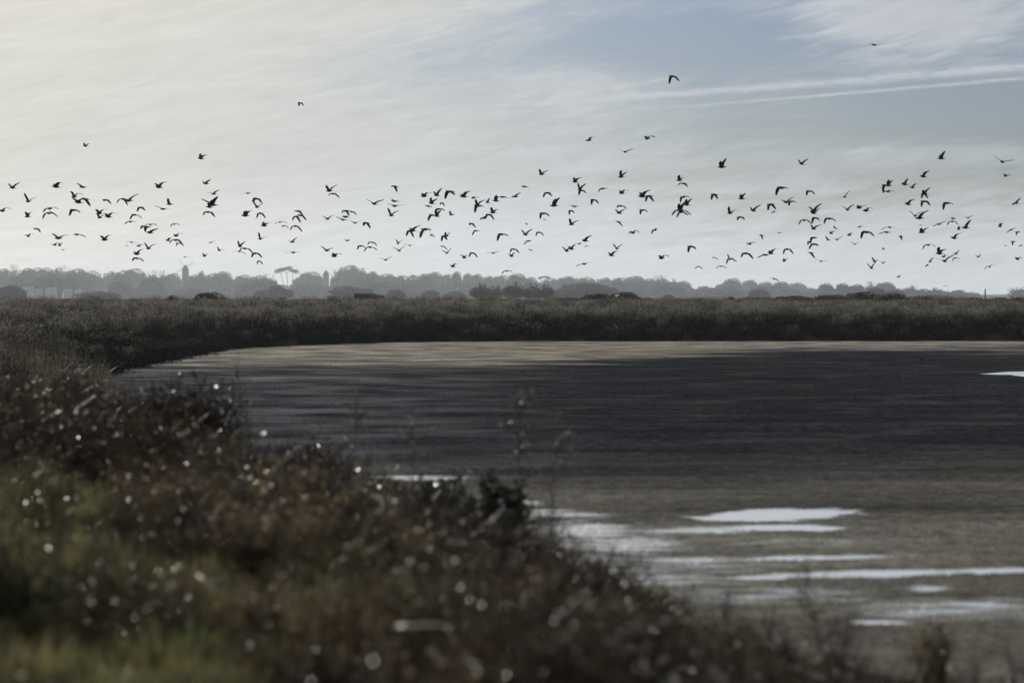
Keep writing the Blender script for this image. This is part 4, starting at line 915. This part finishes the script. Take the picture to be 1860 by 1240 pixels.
# each bird: pose, body x y, left tip x y, right tip x y (in tile units), optional wrist bend, optional size
# poses: V wings raised, M raised and bent at the wrist, A arched downward, F held level
TILES = [((0,320),7.75,"""V 180 165 85 95 280 90;M 790 150 735 105 890 97;V 1165 155 1055 90 1245 150;V 400 355 345 240 490 290;M 1045 290 990 215 1155 258;V 1110 370 985 295 1160 320;M 35 490 5 478 135 458;
M 390 570 365 505 445 508;A 700 455 575 510 835 468 .18;A 690 520 600 605 785 570;A 735 515 660 488 780 560 .15 .8;A 1040 478 945 555 1135 518;A 530 745 450 750 575 795;M 400 845 350 835 470 818 .35 .8;V 825 872 700 800 985 820;A 1085 820 1025 815 1210 858 .1;
F 770 968 670 955 820 935;V 840 980 815 935 880 935 .08 .75;M 890 1040 860 1035 925 1030 .2 .6;A 1205 325 1120 310 1270 428 .2"""),
((160,320),7.75,"""A 250 335 190 350 325 395;A 490 320 405 385 535 410;V 575 345 545 330 680 245;M 1000 155 940 105 1095 75 .22;V 1150 395 1100 305 1215 405;V 1055 462 920 410 1170 455 .02;A 745 440 665 500 805 490;A 655 545 565 610 760 595 .18;A 595 640 495 680 685 652 .15;
M 160 525 120 470 260 465 .22;V 165 585 135 530 210 535;M 285 570 240 525 400 525 .28;A 830 715 710 740 805 785 .25;A 880 680 790 720 955 693 .25;V 870 795 845 765 985 735;M 235 895 180 840 325 818 .2;A 610 930 540 925 715 958 .12;V 710 985 690 965 785 958 .1 .75;
F 545 975 515 970 580 972 .05 .6;V 850 1020 800 935 940 945;M 690 1095 650 1065 770 1020 .18;A 685 1155 595 1190 790 1205 .2;A 1210 675 1165 715 1275 690 .3 .9;M 1125 905 1105 885 1190 870 .25 .7;A 1240 897 1145 950 1320 982 .25;M 1240 840 1200 820 1330 810 .25;A 1262 940 1232 985 1300 960 .25 .6"""),
((320,320),7.75,"""V 420 105 340 65 490 45;M 530 250 415 232 610 195 .1;V 470 435 455 345 500 335;V 510 400 325 310 585 290 .04;A 450 505 380 555 525 575 .32;F 1010 240 890 258 1095 215;V 1140 435 1065 340 1240 375;A 1130 318 1060 370 1205 385 .32;M 975 555 950 480 1070 488 .22;
A 1185 522 1130 595 1240 590;V 1185 885 1160 790 1272 848;M 490 935 445 955 545 920 .3 .65;M 605 1045 565 990 690 1048 .2 .85;V 900 990 855 905 970 920;A 970 1018 885 1065 1065 1085 .25;A 890 1060 790 1068 985 1100 .1;A 1120 1085 1040 1145 1205 1150 .27;
A 1170 1195 1140 1238 1205 1243 .32 .8;F 125 1135 55 1128 190 1130 .05 .8;M 400 1125 375 1085 470 1095 .2 .75"""),
((470,330),7.75,"""M 75 620 45 560 180 585 .18;A 300 570 225 605 385 580 .15;A 360 620 315 640 415 655 .25 .75;A 560 415 500 428 600 472 .22;A 530 490 470 550 570 575;A 595 475 540 478 650 540;A 520 625 435 685 595 705 .22;V 475 850 400 830 535 785;F 490 995 345 1010 560 990 .05;
V 995 130 945 55 1090 40;A 1050 170 975 205 1120 225 .22;V 970 525 870 475 1060 470;V 960 970 860 900 1050 930 .05;M 1065 1050 1020 1000 1170 1025 .28"""),
((600,325),7.75,"""V 620 350 480 275 750 290 .03;A 912 105 852 118 922 180;V 900 315 850 275 1000 310;F 910 380 800 352 1075 368 .05;V 860 515 805 410 960 435;A 225 450 155 485 245 512 .3;A 310 465 260 462 355 505 .25 .8;V 215 535 165 510 265 520 .1;V 185 575 75 535 240 578 .03;
V 350 620 270 590 435 595;A 510 620 445 660 555 700 .3;V 240 870 175 845 285 848 .05 .8;A 600 895 510 925 655 945 .25;A 430 945 365 995 490 975 .3;A 560 960 465 1025 650 1005 .2;V 955 910 925 850 1005 860 .08 .8;F 1120 935 1025 905 1205 932 .03;V 970 1010 870 960 1055 940;V 780 1140 670 1110 875 1090 .04"""),
((730,330),7.75,"""M 315 205 275 170 405 155 .28;V 495 195 430 130 550 95;A 680 140 585 240 730 195;M 870 210 820 165 955 135 .22;V 420 305 395 215 490 240;F 375 345 285 325 425 365 .04;A 565 300 535 328 590 342 .3 .7;V 495 485 465 390 540 390;A 520 385 460 435 598 415;
A 430 470 350 550 462 485 .15;V 700 465 660 405 740 455 .03 .8;M 1010 230 985 205 1085 225 .2 .8;V 1065 330 1030 250 1150 250;A 1072 340 1010 435 1140 358;V 1210 295 1175 265 1230 230 .05 .7;A 120 695 45 765 157 785;V 150 690 95 645 255 615 .12;A 330 670 240 795 390 682 .15;
A 420 745 398 770 450 785 .3 .6;A 600 765 540 840 625 825 .22;V 625 770 605 710 670 715 .06 .9;A 575 910 535 905 635 955 .15;V 635 1005 555 960 695 930 .04;M 880 1070 805 1040 950 1045 .3;A 1000 1005 935 1060 1055 1070 .28;M 720 1195 670 1180 785 1155 .3 .8"""),
((840,330),7.75,"""F 875 70 805 65 945 78 .0;V 472 270 465 190 492 198;F 570 215 518 210 645 225 .02;V 745 210 680 220 810 155;M 430 435 395 365 535 388 .18;A 380 465 310 520 432 540 .3;M 300 515 240 535 345 490 .3;A 130 590 90 612 175 650;A 190 690 130 755 240 692 .15;
A 550 740 475 835 630 770 .22;F 900 590 872 588 908 612 .05 .55;V 890 745 820 670 980 660 .04;A 1080 715 1025 765 1135 765 .34;A 930 835 855 890 980 825 .12;F 960 960 925 948 995 970 .0 .75;F 435 1005 320 1010 525 975 .02;A 720 950 660 1000 790 1005 .3;M 695 1050 625 1015 745 990 .2"""),
((970,300),7.75,"""V 110 130 65 60 190 65;M 580 235 555 165 660 175 .18;V 650 345 610 245 720 260;A 670 355 620 420 720 400;A 970 330 890 380 1030 325 .15;A 190 390 115 460 245 435 .25;V 285 570 290 475 345 450;A 840 490 800 555 895 545 .32;F 575 580 500 560 635 585 .0;A 520 640 487 700 555 680 .3 .75;
A 130 680 70 760 205 715 .32;F 150 768 112 772 188 770 .03 .55;V 530 835 490 750 630 768;M 720 1065 680 1035 800 988 .14;V 465 1210 390 1145 500 1145 .04;M 530 1180 455 1135 590 1110 .18;M 640 1110 595 1100 690 1095 .25 .8;A 740 1137 712 1155 772 1137 .2 .55"""),
((1000,360),7.75,"""A 990 110 930 130 1060 155 .25;V 970 210 905 150 1035 155;A 960 335 870 318 1010 395 .1;M 1160 490 1090 500 1245 480 .38;V 935 710 875 635 1010 640 .04;M 860 805 800 755 940 735 .15;F 475 925 340 965 575 910 .07"""),
((1100,220),4.134,"""V 118 420 108 370 158 378;M 555 445 545 408 600 425 .2;M 315 132 275 122 370 122 .3;V 148 232 92 207 203 208 .0;V 875 345 848 305 900 278 .08 1.15"""),
((1120,320),7.75,"""M 75 240 30 200 165 208 .32;A 950 105 850 130 1000 148 .2;M 365 285 325 220 465 195 .18;A 460 280 388 365 515 355;A 365 478 315 545 430 500 .28;V 990 405 965 325 1050 310;A 940 295 890 370 1010 305 .3;V 900 480 855 390 960 350;A 900 490 770 550 1035 555 .25;A 912 505 830 585 1000 550 .2;
M 235 798 155 815 325 798 .38;M 540 760 485 815 590 740 .28;A 1050 990 985 1075 1112 1025 .27;M 635 1155 570 1125 735 1132 .33"""),
((1250,330),7.75,"""A 370 180 305 260 415 240 .25;V 755 240 720 180 800 155;V 590 445 555 350 680 390;V 920 410 870 350 1005 325;A 1160 320 1097 410 1232 385 .27;M 730 500 672 550 795 535 .3;M 1205 430 1175 445 1240 415 .3 .55;A 1035 755 1010 740 1035 815 .2 .8;M 870 880 808 890 940 870 .38;
A 365 1068 325 1075 420 1098 .18 .75;V 585 1095 553 1020 670 1062 .1;A 580 1090 520 1160 680 1130 .22;A 815 1008 720 1070 912 1085 .25;F 1090 1030 955 1070 1130 1018 .03;M 1165 1010 1120 970 1235 940 .16;A 145 1195 100 1228 192 1235 .25 .8;A 465 1190 385 1225 540 1222 .2"""),
((1340,330),7.75,"""A 620 85 530 190 675 105 .25;A 1010 135 968 192 1062 182 .35;V 690 290 585 260 790 210;A 740 280 700 345 825 290 .2;V 1075 415 1000 340 1160 305;V 1075 445 995 415 1140 375;A 935 542 858 605 1022 600 .27;A 1095 510 1040 590 1125 550;V 1070 665 1035 600 1165 605 .1;F 590 720 545 710 620 718 .0 .65;
A 700 950 638 1020 765 1020 .3;M 655 1120 650 1075 705 1080 .15 .9;A 1070 790 1020 860 1095 790 .3;A 1010 845 970 895 1030 872 .25 .7;A 1080 880 980 950 1140 905 .18;A 1030 1002 990 1005 1080 1075 .18 .9;V 1175 1120 1080 1075 1260 1110 .0"""),
((1450,330),7.75,"""V 655 215 530 238 715 120 .03;V 695 395 612 335 772 315 .04;M 860 370 810 335 945 345 .25;M 955 410 900 400 1050 378 .28;A 435 520 360 590 497 560 .32;F 520 650 485 620 565 670 .0 .7;M 465 730 450 695 515 690 .15 .8;V 425 820 370 765 450 812 .02 .8;V 545 815 440 785 625 765 .03;
V 860 640 830 636 910 608 .05 .75;M 720 755 690 735 775 718 .22 .8;A 960 710 880 800 1035 772 .33;V 795 880 740 840 840 850 .03 .8"""),
((1560,360),7.75,"""A 435 410 305 445 550 438 .1;F 395 478 260 505 470 472 .05;M 695 85 650 45 775 15 .2;A 920 45 848 125 1010 100 .32;V 795 250 712 175 890 180 .04;M 855 280 820 268 950 172 .12;F 870 378 838 378 905 380 .02 .55;V 890 480 848 420 985 408 .1;F 1130 365 1010 402 1230 318 .0;A 595 540 568 525 612 590 .2 .8;
M 345 720 335 690 400 712 .2 .7;A 975 660 900 720 1070 690 .27;M 1135 780 1100 685 1235 712 .15;V 225 890 168 830 300 860 .1;V 180 985 112 915 225 895 .04;V 345 915 315 890 380 880 .06 .7;M 560 1110 525 1120 605 1085 .3 .7;M 965 945 930 975 995 925 .3 .7;V 1005 895 975 880 1040 830 .06 .8"""),
((1600,290),7.75,"""M 600 240 560 210 660 155 .18;V 340 350 275 325 380 260 .06;V 445 395 410 370 475 335 .06 .8;V 110 365 85 285 160 285;A 62 362 30 462 112 372 .2;M 100 450 35 462 170 455 .3;V 615 480 565 430 690 390;A 610 485 545 550 670 540 .25;A 935 612 878 705 980 635 .3;A 1015 822 985 852 1050 840 .3 .8;A 1010 870 935 925 1075 925 .25;
V 1100 980 1075 940 1122 935 .06 .75;M 1035 1105 975 1080 1110 1035 .2"""),
((1700,340),7.75,"""V 420 570 335 558 490 455;V 455 435 405 408 505 400 .06 .75;V 1130 225 1045 260 1200 148;V 905 555 885 505 945 500 .06 .8;F 1060 600 1000 640 1110 565 .0 .9;A 1150 630 1112 680 1180 635 .3 .8;A 1085 768 1060 820 1120 770 .32 .8;F 985 825 945 825 1015 823 .0 .65;M 1200 822 1175 838 1240 815 .25 .7;V 600 980 535 960 640 940 .02 .85;
M 1150 1015 1090 995 1225 1000 .3;M 755 1120 690 1160 840 1120 .35;V 125 1040 0 1000 250 940 .03;M 110 980 65 985 170 955 .3 .8;V 285 940 245 910 320 885 .05 .9;A 275 995 235 1040 320 1015 .27 .8"""),
((0,0),1.0,"""V 155.5 265.5 153 260 159 259.5 .05 .8;M 365 288 361.5 278 376 281.5 .16;A 545 187 542.5 194 549.5 191.5 .3 .8;A 1222 139 1214.5 151.5 1231 149 .25;F 1588 82 1577 77.5 1598 83 .02;M 1070 255 1064 256 1080 250 .3;V 1456.7 298 1449.5 288.8 1465.4 288.8 .04;V 1710 288 1705 281.5 1716 273.7 .08;V 1820.6 294 1802.7 280.2 1839 291 .0;
M 1827 320 1820 316 1837 319 .28 .75;A 1407 506.5 1398.5 505.2 1413 511.5 .18;V 1717.4 519.2 1710 519 1723 516.6 .05 .6;A 920.4 492 910 498 931 495 .2""")]
BIRD_LAND = [(0,90,'at the far left edge'),(90,180,'over the white houses'),(180,240,'left of the windmill'),(240,310,'just left of the windmill'),(310,400,'above the windmill'),(400,495,'between windmill and umbrella pine'),(495,555,'above the umbrella pine'),
 (555,640,'above the mill tower'),(640,735,'above the long dark hut'),(735,800,'right of the dark hut'),(800,860,'left of the dark cypresses'),(860,930,'above the left half of the cypresses'),(930,1010,'above the right half of the cypresses'),(1010,1070,'above the domed thicket'),
 (1070,1130,'right of the domed thicket'),(1130,1195,'left of the spiky skyline trees'),(1195,1258,'above the spiky skyline trees'),(1258,1330,'above the skyline gap'),(1330,1385,'right of the skyline gap'),(1385,1450,'left of the olive hedge'),(1450,1490,'above the left hedge end'),(1490,1540,'over the olive hedge'),
 (1540,1590,'above the tallest hedge bush'),(1590,1650,'above the right hedge end'),(1650,1685,'well left of the tall post'),(1685,1720,'just left of the tall post'),(1720,1800,'above the tall post'),(1800,1900,'at the far right edge')]
POSEW = {'V': 'with V-raised wings', 'M': 'with raised bent wings', 'A': 'with down-arched wings', 'F': 'with level wings'}
birds = []
for (ox, oy), sc, txt in TILES:
    for e in txt.replace('\n', '').split(';'):
        q = e.split(); 
        if len(q) < 7: continue
        v_ = [float(a) for a in q[1:7]]; pp = [(ox + v_[i] / sc, oy + v_[i + 1] / sc) for i in (0, 2, 4)]
        bend = float(q[7]) if len(q) > 7 else {'V': 0.07, 'M': 0.30, 'A': 0.24, 'F': 0.03}[q[0]]
        birds.append((q[0], pp, bend, float(q[8]) if len(q) > 8 else 1.0))
groups = {}
for i, b_ in enumerate(birds): groups.setdefault((zone(b_[1][0][0], BIRD_LAND), b_[0]), []).append((b_[1][0][1], i))
rb = random.Random(9)
for i, (pose, (bp_, lt, rt_), bend, size) in enumerate(birds):
    bx, by = bp_
    lmin = (17.0 if by < 395 else 14.5 if by < 440 else 12.5) * size
    pl = []
    for tp in (lt, rt_):
        dx, dy = tp[0] - bx, by - tp[1]; ln = math.hypot(dx, dy)
        wx, wy = dx * 0.46, dy * 0.46 + bend * max(ln, 5.0); pl.append((dx, dy, wx, wy))
        lmin = max(lmin, 1.03 * math.hypot(wx, wy) / 0.45, 1.03 * math.hypot(dx - wx, dy - wy) / 0.55)
    D = HALF * FX / lmin; s = D / FX
    sg = 1 if rb.random() < 0.5 else -1
    tips = []; wr = []
    for k, (dx, dy, wx, wy) in enumerate(pl):
        sgn = sg if k == 0 else -sg
        iw = HALF * 0.45; ow = HALF * 0.55
        d1 = math.sqrt(max(0.0, iw * iw - (wx * wx + wy * wy) * s * s)); d2 = math.sqrt(max(0.0, ow * ow - ((dx - wx) ** 2 + (dy - wy) ** 2) * s * s))
        wr.append(Vector((wx * s, sgn * d1, wy * s))); tips.append(Vector((dx * s, sgn * (d1 + d2), dy * s)))
    sp = tips[1] - tips[0]; f = Vector((sp.y, -sp.x, 0))
    if f.length < 1e-4: f = Vector((-1, 0, 0))
    f.normalize()
    if f.x > 0: f = -f
    f.z = rb.uniform(-0.06, 0.10); f.normalize()
    o = obj('flying_bird', bird_mesh(tips, wr, f, Vector((0, 0, 1))))
    o.location = at(bx, by, D)
    zn = zone(bx, BIRD_LAND); mates = sorted(groups[(zn, pose)]); k = [m_[1] for m_ in mates].index(i); n = len(mates)
    if n == 1: lab = 'bird %s, only one %s' % (POSEW[pose], zn)
    else:
        rank = 'highest' if k == 0 else 'lowest' if k == n - 1 else ORD[k] + ' highest'
        lab = 'bird %s, %s %s' % (POSEW[pose], rank, zn)
    o['label'] = lab; o['category'] = 'bird'; o['group'] = 'dark birds of the flock in flight'
print('birds', len(birds), 'max words', max(len(o['label'].split()) for o in scene.objects if 'label' in o))

# two birds resting on the mud
PALEP = simple_mat('pale breast', (0.42, 0.42, 0.42), 0.7, 0.2, 0.1, 9.0)
LEG = simple_mat('bird leg', (0.08, 0.05, 0.04), 0.6, 0.3)
def standing(px, py_feet, size, flip, label, head_mat, body_mat):
    p = on_ground(px, py_feet, 0.0); o = empty('standing_bird', (p.x, p.y, 0.0), label, 'bird', 'birds resting on the mud', math.pi if flip else 0.0)
    m = MB(); L_ = size; K = 10; vs = []; fs = []
    st = [(-0.62, 0.30, 0.10, 0.02), (-0.40, 0.36, 0.16, 0.07), (-0.15, 0.44, 0.24, 0.17), (0.10, 0.50, 0.27, 0.19), (0.27, 0.60, 0.20, 0.15), (0.36, 0.72, 0.14, 0.11), (0.42, 0.82, 0.13, 0.11), (0.50, 0.86, 0.11, 0.10), (0.58, 0.85, 0.05, 0.04), (0.70, 0.82, 0.012, 0.012)]
    for (x, z, a, c) in st:
        for k in range(K):
            q = 2 * math.pi * k / K; vs.append((x * L_, a * 0.62 * L_ * math.cos(q), z * L_ + c * L_ * math.sin(q)))
    for i in range(len(st) - 1):
        for k in range(K): fs.append((i*K+k, i*K+(k+1) % K, (i+1)*K+(k+1) % K, (i+1)*K+k))
    fs.append(tuple(range(K))[::-1]); fs.append(tuple((len(st)-1)*K + k for k in range(K))); m.add(vs, fs)
    for sd in (-0.07, 0.07):
        m.tube([(0.02 * L_, sd * L_, 0.30 * L_), (0.0, sd * L_, 0.14 * L_), (0.03 * L_, sd * L_, 0.005)], [0.022 * L_, 0.016 * L_, 0.014 * L_], 5)
    me = m.mesh('body', body_mat, True); obj('body', me, o)
    m = MB(); vs = []; fs = []
    for sd in (-1, 1):
        vs = [(0.2 * L_, sd * 0.155 * L_, 0.55 * L_), (-0.2 * L_, sd * 0.17 * L_, 0.56 * L_), (-0.66 * L_, sd * 0.07 * L_, 0.34 * L_), (-0.2 * L_, sd * 0.175 * L_, 0.36 * L_),
              (0.2 * L_, sd * 0.10 * L_, 0.55 * L_), (-0.2 * L_, sd * 0.11 * L_, 0.56 * L_), (-0.66 * L_, sd * 0.03 * L_, 0.34 * L_), (-0.2 * L_, sd * 0.11 * L_, 0.36 * L_)]
        m.add(vs, [(0,1,2,3),(4,7,6,5),(0,4,5,1),(1,5,6,2),(2,6,7,3),(3,7,4,0)])
    obj('folded_wing', m.mesh('folded_wing', head_mat), o)
standing(1206, 653.5, 0.17, True, 'small bird with pale breast resting on the dark mud near the middle', PLUME, PALEP)
standing(1673, 656.5, 0.19, True, 'small dark bird resting on the mud at the right', PLUME, PLUME)

# ------------------------------------------------------------------ haze
hm = bpy.data.materials.new('sea haze'); hm.use_nodes = True; hm.node_tree.nodes.clear()
ho = hm.node_tree.nodes.new('ShaderNodeOutputMaterial'); pv = hm.node_tree.nodes.new('ShaderNodeVolumePrincipled')
pv.inputs['Density'].default_value = HAZE; pv.inputs['Color'].default_value = (0.87, 0.94, 1.0, 1); pv.inputs['Anisotropy'].default_value = 0.25
hm.node_tree.links.new(pv.outputs[0], ho.inputs['Volume'])
m = MB(); m.box((-3000, -200, -9.6), (3000, 7000, 46)); obj('haze', m.mesh('haze', hm), kind='stuff')
